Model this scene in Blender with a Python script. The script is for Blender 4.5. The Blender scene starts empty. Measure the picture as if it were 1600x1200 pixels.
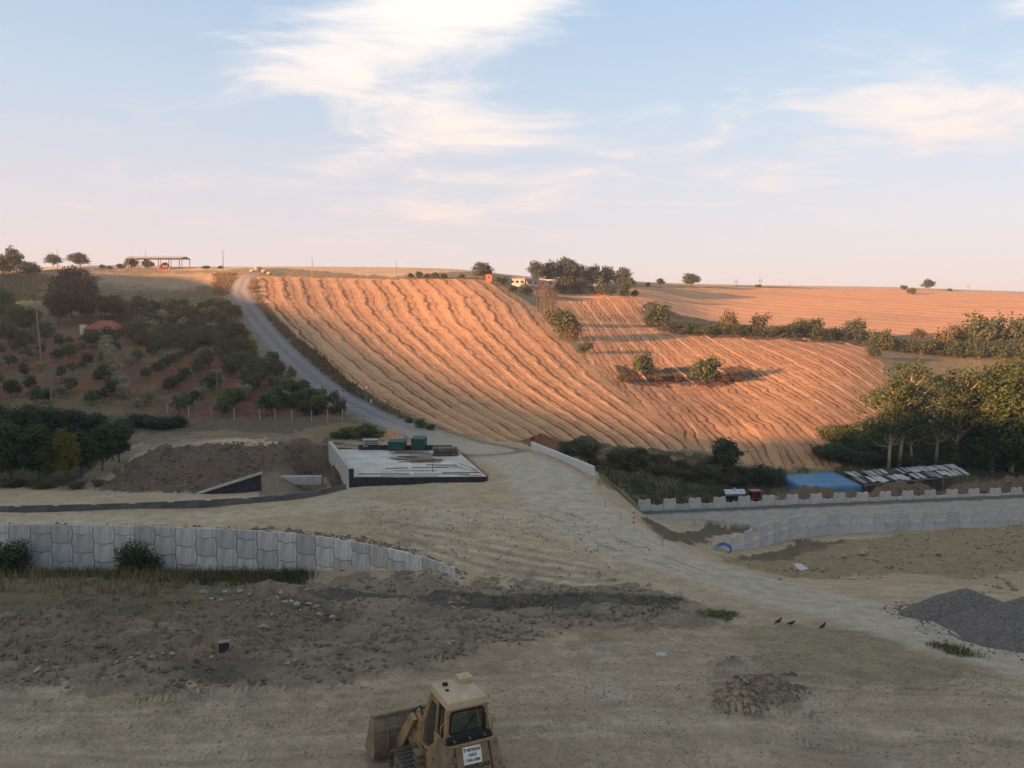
import bpy, math, random
import numpy as np
from mathutils import Vector, Matrix

random.seed(7); RNG = np.random.default_rng(11)
SC = bpy.context.scene
COL = SC.collection
R = math.radians

# ------------------------------------------------------------------ camera
F = 1209.0; HC = 11.5; TANP = 80.0 / F          # focal length in photo pixels, eye height, pitch
PITCH = math.atan(TANP)
cam_d = bpy.data.cameras.new('camera'); cam = bpy.data.objects.new('camera', cam_d); COL.objects.link(cam)
cam_d.sensor_width = 36; cam_d.lens = 36 * F / 1600; cam_d.clip_end = 6000; cam_d.clip_start = 0.3
cam.location = (0, 0, HC); cam.rotation_euler = (R(90) - PITCH, 0, 0)
SC.camera = cam
SC.render.resolution_x = 1024; SC.render.resolution_y = 768

# ------------------------------------------------------------------ sun, sky, exposure
SUN_EL = R(7.0)
LX, LY = 0.84, 0.5426                             # horizontal travel direction of the sunlight
sun_d = bpy.data.lights.new('sun', 'SUN'); sun = bpy.data.objects.new('sun', sun_d); COL.objects.link(sun)
sun_d.energy = 5.0; sun_d.angle = R(0.6); sun_d.color = (1.0, 0.47, 0.235)
sv = Vector((LX * math.cos(SUN_EL), LY * math.cos(SUN_EL), -math.sin(SUN_EL)))
sun.rotation_euler = sv.to_track_quat('-Z', 'Y').to_euler()
SC.view_settings.view_transform = 'Standard'; SC.view_settings.look = 'None'
SC.view_settings.gamma = 1.0; SC.view_settings.use_curve_mapping = False
SC.view_settings.exposure = 2.03

W = bpy.data.worlds.new('World'); SC.world = W; W.use_nodes = True
def build_world():
    nt = W.node_tree; N = nt.nodes; L = nt.links; N.clear()
    def m(op, a, b=None, c=None, clamp=False):
        n = N.new('ShaderNodeMath'); n.operation = op; n.use_clamp = clamp
        for i, v in enumerate((a, b, c)):
            if v is None: continue
            if isinstance(v, (int, float)): n.inputs[i].default_value = v
            else: L.new(v, n.inputs[i])
        return n.outputs[0]
    def mix(f, a, b):
        n = N.new('ShaderNodeMix'); n.data_type = 'RGBA'
        if isinstance(f, (int, float)): n.inputs[0].default_value = f
        else: L.new(f, n.inputs[0])
        for s, v in ((n.inputs[6], a), (n.inputs[7], b)):
            if isinstance(v, tuple): s.default_value = v + (1,)
            else: L.new(v, s)
        return n.outputs[2]
    sky = N.new('ShaderNodeTexSky'); sky.sky_type = 'NISHITA'; sky.sun_disc = False
    sky.sun_elevation = SUN_EL; sky.sun_rotation = math.atan2(-LX, -LY) % (2 * math.pi)
    sky.air_density = 1.0; sky.dust_density = 1.6; sky.ozone_density = 1.5
    tc = N.new('ShaderNodeTexCoord'); sp = N.new('ShaderNodeSeparateXYZ'); L.new(tc.outputs['Generated'], sp.inputs[0])
    x, y, z = sp.outputs
    el = m('ARCSINE', m('MAXIMUM', m('MINIMUM', z, 1.0), -1.0)); az = m('ARCTAN2', x, y)
    # evening air: blue overhead, thin pink belt round the whole horizon
    ramp = N.new('ShaderNodeValToRGB'); e = ramp.color_ramp.elements
    L.new(m('DIVIDE', m('MAXIMUM', el, 0.0), math.pi / 2), ramp.inputs[0])
    e[0].position = 0.0; e[0].color = (0.222, 0.166, 0.172, 1)
    e[1].position = 1.0; e[1].color = (0.112, 0.124, 0.148, 1)
    for p, c in ((0.05, (0.220, 0.180, 0.187)), (0.10, (0.205, 0.190, 0.204)), (0.17, (0.165, 0.190, 0.222)), (0.28, (0.112, 0.162, 0.220)), (0.55, (0.118, 0.138, 0.172))):
        k = e.new(p); k.color = c + (1,)
    nsc = N.new('ShaderNodeVectorMath'); nsc.operation = 'SCALE'; nsc.inputs['Scale'].default_value = 0.10; L.new(sky.outputs[0], nsc.inputs[0])
    base = mix(0.82, nsc.outputs[0], ramp.outputs[0])
    # thin high cloud, drawn out in the wind; thicker where the photograph has its banks
    cv = N.new('ShaderNodeCombineXYZ'); zz = m('ADD', m('MAXIMUM', z, 0.0), 0.10)
    L.new(m('DIVIDE', x, zz), cv.inputs[0]); L.new(m('DIVIDE', y, zz), cv.inputs[1])
    mp = N.new('ShaderNodeMapping'); mp.inputs['Rotation'].default_value = (0, 0, R(24)); mp.inputs['Scale'].default_value = (0.75, 1.15, 1); L.new(cv.outputs[0], mp.inputs[0])
    nz = N.new('ShaderNodeTexNoise'); nz.inputs['Scale'].default_value = 2.1; nz.inputs['Detail'].default_value = 13; nz.inputs['Roughness'].default_value = 0.66; nz.inputs['Distortion'].default_value = 0.55
    L.new(mp.outputs[0], nz.inputs['Vector'])
    ae = N.new('ShaderNodeCombineXYZ'); L.new(az, ae.inputs[0]); L.new(el, ae.inputs[1])
    tot = None
    #            px   py   long  short  angle  weight
    for px, py, a, b, ang, wt in ((730, 40, 300, 82, 22, 1.05), (560, 120, 150, 72, 12, 0.88), (655, 205, 220, 80, -8, 0.70), (1450, 215, 330, 64, 9, 0.74), (1570, 100, 150, 26, 14, 0.75), (1120, 245, 120, 20, 6, 0.42),
                                  (760, 300, 300, 90, 0, 0.48), (1500, 20, 110, 12, 4, 0.3), (-700, 80, 380, 90, 12, 0.8), (2500, 60, 420, 90, -10, 0.8), (820, -350, 500, 130, 15, 0.6)):
        s1 = N.new('ShaderNodeVectorMath'); s1.operation = 'SUBTRACT'; L.new(ae.outputs[0], s1.inputs[0])
        s1.inputs[1].default_value = ((px - 800) / F, (520 - py) / F, 0)
        rt = N.new('ShaderNodeVectorRotate'); rt.rotation_type = 'Z_AXIS'; rt.inputs['Angle'].default_value = -R(ang); L.new(s1.outputs[0], rt.inputs['Vector'])
        mu = N.new('ShaderNodeVectorMath'); mu.operation = 'MULTIPLY'; mu.inputs[1].default_value = (F / a, F / b, 0); L.new(rt.outputs[0], mu.inputs[0])
        ln = N.new('ShaderNodeVectorMath'); ln.operation = 'LENGTH'; L.new(mu.outputs[0], ln.inputs[0])
        g = m('MULTIPLY', m('EXPONENT', m('MULTIPLY', m('MULTIPLY', ln.outputs['Value'], ln.outputs['Value']), -0.9)), wt)
        tot = g if tot is None else m('MAXIMUM', tot, g)
    dens = m('ADD', m('MULTIPLY', m('SUBTRACT', nz.outputs[0], 0.5), 3.0), m('SUBTRACT', m('MULTIPLY', tot, 1.15), 0.34))
    sm = N.new('ShaderNodeMapRange'); sm.interpolation_type = 'SMOOTHSTEP'; sm.inputs[1].default_value = -0.22; sm.inputs[2].default_value = 0.80; L.new(dens, sm.inputs[0])
    cl = mix(m('DIVIDE', m('MAXIMUM', el, 0.0), 0.40, clamp=True), (0.262, 0.190, 0.165), (0.305, 0.286, 0.266))
    out = mix(m('MULTIPLY', sm.outputs[0], 0.90), base, cl)
    bg = N.new('ShaderNodeBackground'); bg.inputs[1].default_value = 0.92; L.new(out, bg.inputs[0])
    wo = N.new('ShaderNodeOutputWorld'); L.new(bg.outputs[0], wo.inputs[0])
build_world()

# ------------------------------------------------------------------ small helpers
def tag(o, label=None, cat=None, group=None, kind=None):
    if label: o['label'] = label
    if cat: o['category'] = cat
    if group: o['group'] = group
    if kind: o['kind'] = kind
    return o
def empty(name, loc=(0, 0, 0), rz=0.0, parent=None):
    o = bpy.data.objects.new(name, None); COL.objects.link(o); o.location = loc; o.rotation_euler = (0, 0, rz); o.parent = parent
    o.empty_display_size = 0.2
    return o
def link(name, me, parent=None, loc=(0, 0, 0), rz=0.0, sc=None):
    o = bpy.data.objects.new(name, me); COL.objects.link(o); o.parent = parent; o.location = loc; o.rotation_euler = (0, 0, rz)
    if sc is not None: o.scale = sc if isinstance(sc, tuple) else (sc, sc, sc)
    return o
class MB:
    """collects simple shapes into one mesh"""
    def __init__(s): s.v = []; s.f = []
    def poly(s, vs, fs):
        n = len(s.v); s.v += [tuple(p) for p in vs]; s.f += [tuple(i + n for i in f) for f in fs]; return s
    def box(s, c, d, rot=None, taper=1.0):
        x, y, z = d[0] / 2, d[1] / 2, d[2] / 2
        vs = [(-x, -y, -z), (x, -y, -z), (x, y, -z), (-x, y, -z), (-x * taper, -y * taper, z), (x * taper, -y * taper, z), (x * taper, y * taper, z), (-x * taper, y * taper, z)]
        M = Matrix.Rotation(rot[2], 3, 'Z') @ Matrix.Rotation(rot[1], 3, 'Y') @ Matrix.Rotation(rot[0], 3, 'X') if rot else Matrix.Identity(3)
        return s.poly([tuple(M @ Vector(p) + Vector(c)) for p in vs], [(0, 3, 2, 1), (4, 5, 6, 7), (0, 1, 5, 4), (1, 2, 6, 5), (2, 3, 7, 6), (3, 0, 4, 7)])
    def bar(s, a, b, w, h=None):
        a = Vector(a); b = Vector(b); d = (b - a); h = h or w
        z = d.normalized(); x = z.cross(Vector((0, 0, 1)))
        x = Vector((1, 0, 0)) if x.length < 1e-3 else x.normalized()
        y = x.cross(z)
        vs = [p + x * i * w / 2 + y * j * h / 2 for p in (a, b) for i, j in ((-1, -1), (1, -1), (1, 1), (-1, 1))]
        return s.poly(vs, [(0, 1, 2, 3), (7, 6, 5, 4), (0, 4, 5, 1), (1, 5, 6, 2), (2, 6, 7, 3), (3, 7, 4, 0)])
    def tube(s, pts, rad, n=8, cap=True):
        pts = [Vector(p) for p in pts]; k = len(pts)
        rad = [rad] * k if isinstance(rad, (int, float)) else rad
        vs = []; fs = []
        for i, p in enumerate(pts):
            d = (pts[min(i + 1, k - 1)] - pts[max(i - 1, 0)]).normalized()
            x = d.cross(Vector((0.13, 0.21, 1))); x = x.normalized() if x.length > 1e-3 else Vector((1, 0, 0)); y = d.cross(x)
            vs += [p + (x * math.cos(2 * math.pi * j / n) + y * math.sin(2 * math.pi * j / n)) * rad[i] for j in range(n)]
        for i in range(k - 1):
            for j in range(n): fs.append((i * n + j, i * n + (j + 1) % n, (i + 1) * n + (j + 1) % n, (i + 1) * n + j))
        if cap: fs += [tuple(range(n))[::-1], tuple((k - 1) * n + j for j in range(n))]
        return s.poly(vs, fs)
    def prism(s, prof, x0, x1, axis='x'):
        """profile (a,b) pushed along an axis: x -> (a,b)=(y,z); y -> (x,z); z -> (x,y)"""
        n = len(prof)
        mk = {'x': lambda t, p: (t, p[0], p[1]), 'y': lambda t, p: (p[0], t, p[1]), 'z': lambda t, p: (p[0], p[1], t)}[axis]
        vs = [mk(x0, p) for p in prof] + [mk(x1, p) for p in prof]
        return s.poly(vs, [tuple(range(n))[::-1], tuple(range(n, 2 * n))] + [(i, (i + 1) % n, n + (i + 1) % n, n + i) for i in range(n)])
    def mesh(s, name, mat, bevel=0.0, smooth=False):
        me = bpy.data.meshes.new(name); me.from_pydata(s.v, [], s.f)
        import bmesh
        bm = bmesh.new(); bm.from_mesh(me)
        bmesh.ops.recalc_face_normals(bm, faces=bm.faces)
        if bevel: bmesh.ops.bevel(bm, geom=[e for e in bm.edges if e.calc_face_angle(0) > 0.5], offset=bevel, segments=2, profile=0.6, affect='EDGES')
        bm.to_mesh(me); bm.free()
        if smooth:
            for p in me.polygons: p.use_smooth = True
        me.materials.append(mat); return me
    def build(s, name, mat, parent=None, bevel=0.0, smooth=False, loc=(0, 0, 0), rz=0.0):
        return link(name, s.mesh(name, mat, bevel, smooth), parent, loc, rz)

# ------------------------------------------------------------------ materials
def mat(name, col, rough=0.8, var=0.25, scale=3.0, bump=0.2, col2=None, metal=0.0, rnd=0.0, stretch=None, spec=0.3, detail=6, fine=None):
    """plain procedural material: base colour broken up by two scales of noise, fine relief, per-object tone"""
    M = bpy.data.materials.new(name); M.use_nodes = True
    nt = M.node_tree; N = nt.nodes; L = nt.links; b = N['Principled BSDF']
    tc = N.new('ShaderNodeTexCoord'); vec = tc.outputs['Object']
    if stretch:
        mp = N.new('ShaderNodeMapping'); mp.inputs['Scale'].default_value = stretch; L.new(vec, mp.inputs[0]); vec = mp.outputs[0]
    n1 = N.new('ShaderNodeTexNoise'); n1.inputs['Scale'].default_value = scale; n1.inputs['Detail'].default_value = detail; n1.inputs['Roughness'].default_value = 0.65; L.new(vec, n1.inputs['Vector'])
    c2 = col2 or tuple(c * (1 - var * 1.6) for c in col); c1 = tuple(min(1, c * (1 + var * 0.5)) for c in col)
    r = N.new('ShaderNodeValToRGB'); r.color_ramp.elements[0].position = 0.32; r.color_ramp.elements[0].color = c2 + (1,)
    r.color_ramp.elements[1].position = 0.68; r.color_ramp.elements[1].color = c1 + (1,); L.new(n1.outputs[0], r.inputs[0])
    out = r.outputs[0]
    if rnd:
        oi = N.new('ShaderNodeObjectInfo'); mr = N.new('ShaderNodeMapRange'); mr.inputs[3].default_value = 1 - rnd; mr.inputs[4].default_value = 1 + rnd; L.new(oi.outputs['Random'], mr.inputs[0])
        sc = N.new('ShaderNodeVectorMath'); sc.operation = 'SCALE'; L.new(out, sc.inputs[0]); L.new(mr.outputs[0], sc.inputs['Scale']); out = sc.outputs[0]
    L.new(out, b.inputs['Base Color'])
    b.inputs['Roughness'].default_value = rough; b.inputs['Metallic'].default_value = metal; b.inputs['Specular IOR Level'].default_value = spec
    if bump:
        n2 = N.new('ShaderNodeTexNoise'); n2.inputs['Scale'].default_value = fine or scale * 6; n2.inputs['Detail'].default_value = 5; L.new(vec, n2.inputs['Vector'])
        bp = N.new('ShaderNodeBump'); bp.inputs['Strength'].default_value = bump; bp.inputs['Distance'].default_value = 0.05; L.new(n2.outputs[0], bp.inputs['Height']); L.new(bp.outputs[0], b.inputs['Normal'])
    return M
def leaf_mat(name, c_dark, c_light, trans=0.25):
    M = bpy.data.materials.new(name); M.use_nodes = True
    nt = M.node_tree; N = nt.nodes; L = nt.links; b = N['Principled BSDF']
    at = N.new('ShaderNodeAttribute'); at.attribute_name = 'tint'
    oi = N.new('ShaderNodeObjectInfo')
    ad = N.new('ShaderNodeMath'); ad.operation = 'MULTIPLY_ADD'; L.new(oi.outputs['Random'], ad.inputs[0]); ad.inputs[1].default_value = 0.5; L.new(at.outputs['Fac'], ad.inputs[2])
    mr = N.new('ShaderNodeMapRange'); mr.inputs[1].default_value = 0.0; mr.inputs[2].default_value = 1.5; L.new(ad.outputs[0], mr.inputs[0])
    r = N.new('ShaderNodeValToRGB'); r.color_ramp.elements[0].color = c_dark + (1,); r.color_ramp.elements[1].color = c_light + (1,); L.new(mr.outputs[0], r.inputs[0])
    L.new(r.outputs[0], b.inputs['Base Color']); b.inputs['Roughness'].default_value = 0.65; b.inputs['Specular IOR Level'].default_value = 0.15
    t = N.new('ShaderNodeBsdfTranslucent'); L.new(r.outputs[0], t.inputs[0])
    mx = N.new('ShaderNodeMixShader'); mx.inputs[0].default_value = trans
    L.new(b.outputs[0], mx.inputs[1]); L.new(t.outputs[0], mx.inputs[2]); L.new(mx.outputs[0], N['Material Output'].inputs[0])
    return M
def ground_mat(name, amount=0.35, sc=1.0, bump=0.6, rows=False, stripe=None):
    """ground: per-vertex soil colour, broken by noise at several scales (world metres), with fine relief"""
    M = bpy.data.materials.new(name); M.use_nodes = True
    nt = M.node_tree; N = nt.nodes; L = nt.links; b = N['Principled BSDF']
    at = N.new('ShaderNodeAttribute'); at.attribute_name = 'Col'
    ge = N.new('ShaderNodeNewGeometry'); pos = ge.outputs['Position']
    def noise(s, d=8, rg=0.65, vec=pos):
        n = N.new('ShaderNodeTexNoise'); n.inputs['Scale'].default_value = s; n.inputs['Detail'].default_value = d; n.inputs['Roughness'].default_value = rg; L.new(vec, n.inputs['Vector']); return n.outputs[0]
    def mr(v, a, b_, lo, hi):
        n = N.new('ShaderNodeMapRange'); n.inputs[1].default_value = a; n.inputs[2].default_value = b_; n.inputs[3].default_value = lo; n.inputs[4].default_value = hi; L.new(v, n.inputs[0]); return n.outputs[0]
    def mul(c, f):
        n = N.new('ShaderNodeVectorMath'); n.operation = 'SCALE'; L.new(c, n.inputs[0]); L.new(f, n.inputs['Scale']); return n.outputs[0]
    c = at.outputs['Color']
    a = noise(0.9 * sc, 10, 0.7); c = mul(c, mr(a, 0.3, 0.7, 1 - amount, 1 + amount))
    d = noise(6.0 * sc, 6, 0.75); c = mul(c, mr(d, 0.3, 0.7, 1 - amount * 0.8, 1 + amount * 0.8))
    if rows:
        ra = N.new('ShaderNodeAttribute'); ra.attribute_name = 'row'
        w = N.new('ShaderNodeMath'); w.operation = 'ADD'; L.new(ra.outputs['Fac'], w.inputs[0]); L.new(mr(noise(0.16, 3, 0.5), 0.3, 0.7, -0.12, 0.12), w.inputs[1])
        fr = N.new('ShaderNodeMath'); fr.operation = 'FRACT'; L.new(w.outputs[0], fr.inputs[0])
        rp = N.new('ShaderNodeValToRGB'); L.new(fr.outputs[0], rp.inputs[0]); e = rp.color_ramp.elements
        e[0].position = 0.0; e[0].color = (1.0, 1.0, 1.0, 1); e[1].position = 1.0; e[1].color = (1.0, 1.0, 1.0, 1)
        for p, v in stripe: k = e.new(p); k.color = v + (1,)
        mx = N.new('ShaderNodeMix'); mx.data_type = 'RGBA'; mx.blend_type = 'MULTIPLY'
        L.new(mr(noise(0.09, 4, 0.6), 0.35, 0.55, 0.45, 1.0), mx.inputs[0]); L.new(c, mx.inputs[6]); L.new(rp.outputs[0], mx.inputs[7]); c = mx.outputs[2]
    g3 = noise(28.0 * sc, 3, 0.7); c = mul(c, mr(g3, 0.3, 0.7, 1 - amount * 0.9, 1 + amount * 0.9))
    L.new(c, b.inputs['Base Color']); b.inputs['Roughness'].default_value = 0.95; b.inputs['Specular IOR Level'].default_value = 0.12
    h = noise(3.2 * sc, 12, 0.78)
    bp = N.new('ShaderNodeBump'); bp.inputs['Strength'].default_value = bump; bp.inputs['Distance'].default_value = 0.22; L.new(h, bp.inputs['Height']); L.new(bp.outputs[0], b.inputs['Normal'])
    return M

# ------------------------------------------------------------------ noise for heights
def vnoise(x, y, seed=0):
    ix = np.floor(x).astype(np.int64); iy = np.floor(y).astype(np.int64); fx = x - ix; fy = y - iy
    def hs(a, b):
        h = (a * 374761393 + b * 668265263 + seed * 144269504) & 0xffffffff
        h = ((h ^ (h >> 13)) * 1274126177) & 0xffffffff
        return ((h ^ (h >> 16)) & 0xffff) / 65535.0
    sx = fx * fx * (3 - 2 * fx); sy = fy * fy * (3 - 2 * fy)
    a = hs(ix, iy); b = hs(ix + 1, iy); c = hs(ix, iy + 1); d = hs(ix + 1, iy + 1)
    return (a + (b - a) * sx + (c - a) * sy + (a - b - c + d) * sx * sy) * 2 - 1
def fbm(x, y, oct=4, seed=0, gain=0.5):
    x = np.asarray(x, float); y = np.asarray(y, float)
    t = 0; a = 1.0; n = 0
    for i in range(oct):
        t = t + a * vnoise(x, y, seed + i * 17); n += a; a *= gain
        x, y = x * 1.62 - y * 1.18, x * 1.18 + y * 1.62
    return t / n

# ------------------------------------------------------------------ terrain heights
def pt(px, py, Y):                                  # photo pixel + distance -> world point
    fx, fy = (px - 800) / F, (600 - py) / F
    c, s = math.cos(PITCH), math.sin(PITCH)
    dy = c + fy * s; dz = -s + fy * c
    return (fx / dy * Y, Y, HC + dz / dy * Y)
CP = [pt(*p) for p in [
 (100,1065,25.5),(100,1000,30),(100,940,36),(300,1065,25.5),(300,1000,30),(300,935,37),(450,1000,30.5),(450,937,38.5),
 (700,1060,25.5),(700,1000,30.5),(700,960,36.5),(700,930,42),(725,907,46),(900,1060,26),(900,1000,31.5),(900,950,38.5),(900,920,43),
 (1100,1060,26.5),(1100,1000,32.5),(1100,950,39.5),(1300,1060,27),(1300,1000,33),(1300,960,38.5),(1600,1040,28.5),(1500,1000,33),(1600,1120,22.5),
 (0,826,57.5),(200,827,57),(405,839,55.5),(626,868,50.5),(0,801,62.5),(200,795,63.8),(400,785,66.2),(550,762,72.4),(100,812,60),(500,800,62.6),(620,800,62.6),
 (850,800,62.6),(1050,880,48.7),(950,850,53),(750,830,56.5),(700,770,70),(800,740,80),(650,758,79),(900,770,70),
 (200,770,82),(400,766,84),(0,766,82),(500,770,81),(100,742,92),(0,752,88),(200,690,108),(340,694,100),(340,762,86),(450,700,100),(505,690,105),(450,676,112),(250,680,112),
 (350,655,122),(500,656,118),(100,640,125),(545,662,115),(0,640,124),
 (50,560,172),(200,560,175),(350,560,180),(200,610,145),(400,610,148),(50,610,142),(100,500,222),(300,500,225),(0,500,222),(200,460,275),(300,468,262),(50,460,270),
 (0,425,330),(150,418,330),(300,420,325),(350,426,300),(385,429,272),(378,460,235),(420,520,195),(470,570,165),(530,620,140),(600,655,122),(680,685,108),(760,705,97),
 (430,430,272),(600,433,276),(780,437,285),(500,480,226),(650,480,235),(800,480,240),(600,540,188),(750,540,193),(860,520,212),(650,600,151),(800,600,157),(950,600,162),
 (750,650,128),(900,650,130),(1020,650,135),(850,690,112),(1000,690,118),(1080,705,118),(700,670,115),
 (860,470,275),(1000,470,290),(900,452,310),(1000,445,345),(1150,446,430),(1400,450,460),(1600,458,460),
 (1000,500,255),(1150,520,242),(1300,525,250),(1450,550,230),(1600,550,230),(1100,490,300),(1300,490,320),(1500,500,320),(1600,510,300),
 (1000,560,195),(1200,560,195),(1350,560,197),(1000,600,167),(1200,610,163),(1330,620,158),(1150,660,136),(1300,690,128),(1330,720,122),(1200,700,122),
 (1450,735,122),(1600,735,125),(1500,640,170),(1600,640,170),
 (830,703,98.5),(928,747,80),(1006,804,89),(972,775,84),(965,745,92),(1080,768,97),(1160,792,97.5),(1250,792,100),(1300,778,110),(1400,776,110),(1600,774,114),(1200,764,113),
 (1050,832,73),(1010,822,71),(1040,862,52),(1100,860,61),(990,800,64.5),(930,760,73),
 (1250,842,78),(1400,833,83),(1600,820,87.5),(1130,862,65),(1300,880,62),(1300,920,48),(1500,880,62),(1500,940,42),(1600,850,74),(1200,900,50),(1150,885,53)]]
CP += [(-22,9,.3),(-8,9,.1),(0,9,0),(8,9,0),(22,9,.3),(-15,19,.1),(0,19,0),(14,19,.1),(-5,14,0),(5,14,0)]
CP += [(x, 460, z) for x, z in ((-420,40),(-280,43),(-140,39),(0,38))] + [(x, 720, z) for x, z in ((-640,38),(-320,40),(0,39),(320,41),(640,38))]
CP += [(-70,62,-3),(-85,90,-5),(-120,130,0),(-190,180,9),(-290,270,29),(60,30,-1.2),(85,62,-7),(110,92,-11),(150,125,-11),(190,170,-5),(270,240,8),(400,340,20),(460,460,34)]
CP = np.array(CP, float)
def warp(X, Y): return np.stack([X / Y * 1.6, np.log(Y)], -1)
def tps_fit(P, z, lam=0.0015):
    n = len(P); d = ((P[:, None] - P[None]) ** 2).sum(-1); K = 0.5 * d * np.log(d + 1e-12)
    A = np.zeros((n + 3, n + 3)); A[:n, :n] = K + lam * np.eye(n); A[:n, n] = 1; A[:n, n + 1:] = P; A[n, :n] = 1; A[n + 1:, :n] = P.T
    return np.linalg.solve(A, np.concatenate([z, np.zeros(3)]))
TP = warp(CP[:, 0], CP[:, 1])
# heights are fitted relative to the scale of their distance, so that near ground is not bent by the hills
TW = tps_fit(TP, CP[:, 2] / CP[:, 1], 0.0006)
def tps_eval(X, Y):
    Q = warp(X, Y); sh = Q.shape[:-1]; Q = Q.reshape(-1, 2); out = np.empty(len(Q)); n = len(TP)
    for i in range(0, len(Q), 20000):
        q = Q[i:i + 20000]; d = ((q[:, None] - TP[None]) ** 2).sum(-1)
        out[i:i + 20000] = (0.5 * d * np.log(d + 1e-12)) @ TW[:n] + TW[n] + q @ TW[n + 1:]
    return (out.reshape(sh)) * Y
us = np.arange(-0.70, 0.7001, 0.0018)
ext = 0.70 + np.cumsum(np.linspace(0.004, 0.03, 22)); us = np.concatenate([-ext[::-1], us, ext])
vs_ = np.concatenate([np.arange(math.log(8.5), math.log(60), 0.005), np.arange(math.log(60), math.log(720), 0.008)])
NU, NV = len(us), len(vs_)
cu = np.linspace(us[0], us[-1], 150); cvv = np.linspace(vs_[0], vs_[-1], 220)      # the spline is smooth: coarse lattice, then bilinear
def bil(Z, U, V, gu, gv):
    i = np.clip(np.searchsorted(gu, U) - 1, 0, len(gu) - 2); j = np.clip(np.searchsorted(gv, V) - 1, 0, len(gv) - 2)
    a = np.clip((U - gu[i]) / (gu[i + 1] - gu[i]), 0, 1); b = np.clip((V - gv[j]) / (gv[j + 1] - gv[j]), 0, 1)
    return Z[j, i] * (1 - a) * (1 - b) + Z[j, i + 1] * a * (1 - b) + Z[j + 1, i] * (1 - a) * b + Z[j + 1, i + 1] * a * b
CU, CV = np.meshgrid(cu, cvv); CZ = tps_eval(CU * np.exp(CV), np.exp(CV))
U, V = np.meshgrid(us, vs_); GY = np.exp(V); GX = U * GY
GZ = bil(CZ, U, V, cu, cvv)

# wall lines (plan), resampled by length
def curve(pts, step):
    p = np.array(pts, float); t = np.concatenate([[0], np.cumsum(np.hypot(*np.diff(p, axis=0).T))])
    # Catmull-Rom through the points
    out = []
    for i in range(len(p) - 1):
        p0, p1, p2, p3 = p[max(i - 1, 0)], p[i], p[i + 1], p[min(i + 2, len(p) - 1)]
        for s in np.linspace(0, 1, 24, endpoint=(i == len(p) - 2)):
            out.append(0.5 * ((2 * p1) + (-p0 + p2) * s + (2 * p0 - 5 * p1 + 4 * p2 - p3) * s * s + (-p0 + 3 * p1 - 3 * p2 + p3) * s ** 3))
    o = np.array(out); t = np.concatenate([[0], np.cumsum(np.hypot(*np.diff(o, axis=0).T))])
    k = np.arange(0, t[-1], step)
    return np.stack([np.interp(k, t, o[:, 0]), np.interp(k, t, o[:, 1])], -1)
def xy(px, Y): return ((px - 800) / F * Y, Y)
WALL_L = curve([xy(-260, 58), xy(-120, 57.8), xy(0, 57.5), xy(200, 57), xy(405, 55.5), xy(520, 53.4), xy(626, 50.2), xy(690, 47.6), xy(728, 45.6)], 1.62)
WALL_LB = curve([xy(-250, 61.5), xy(0, 62.8), xy(200, 64), xy(400, 66.4), xy(500, 69.6), xy(553, 73.2)], 1.5)
WALL_R = curve([xy(1122, 65), xy(1188, 72), xy(1258, 78.5), xy(1383, 83.5), xy(1600, 87.5), xy(1800, 91)], 1.62)
WALL_RB = curve([xy(999, 92), xy(1300, 96.5), xy(1600, 101.5), xy(1800, 105)], 1.62)
def yline(line, X):                                  # wall lines are functions of X
    return np.interp(X, line[:, 0], line[:, 1])
# left: a trench at the foot of the panel wall
yl = yline(WALL_L, GX)
base = np.interp(GX / yl, [-.66, -.5, -.327, -.144, -.06], [-6.7, -6.5, -6.0, -4.3, -3.2])
dd = yl - GY
trench = base + np.where(dd > 6, (dd - 6) * 0.5, 0)
xe = WALL_L[-1, 0]; trench = trench + np.clip((GX - xe + 4) / 4, 0, 1) ** 2 * 1.2
inx = (GX > WALL_L[0, 0] - 30) & (GX < xe + 0.2)
GZ = np.where(inx & (dd > -0.45) & (dd < 26), np.minimum(GZ, trench), GZ)
flat = inx & (dd <= -0.45) & (GY < 62)
fw = 0.8 * np.clip((xe - GX) / 6, 0, 1); GZ = np.where(flat, GZ * (1 - fw) + fw * (-3.0), GZ)
# right: fill between the two panel walls
yr = yline(WALL_R, GX); yrb = yline(WALL_RB, GX)
fillm = (GX > xy(1003, 88)[0]) & (GY > np.where(U > (1235 - 800) / F, yr + 0.45, np.interp(U * F + 800, [1000, 1100, 1180, 1235], [88, 87.3, 84.5, 77]))) & (GY < yrb + 3.5) & (GX < 100)
FILLZ = -9.85
fillm = fillm & (GY < yrb + 0.1); GZ = np.where(fillm, FILLZ, GZ)
xb = xy(1003, 92)[0]; lim = -10.3 + np.clip(GY - yrb - 2.5, 0, 99) * 0.42 + np.clip(xb + 0.5 - GX, 0, 99) * 0.75
GZ = np.where((GX > xb - 12) & (GY > yrb - 0.1 - 0.0 * GX) & (GY < yrb + 14) & (GX < 100), np.minimum(GZ, lim), GZ)
lim2 = FILLZ + np.clip(xb + 0.8 - GX, 0, 99) * 0.8 + np.clip(88.5 - GY, 0, 99) * 0.6
GZ = np.where((GX > xb - 8) & (GX <= xb + 0.8) & (GY > 82) & (GY < yrb + 0.1), np.minimum(GZ, lim2), GZ)
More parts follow.
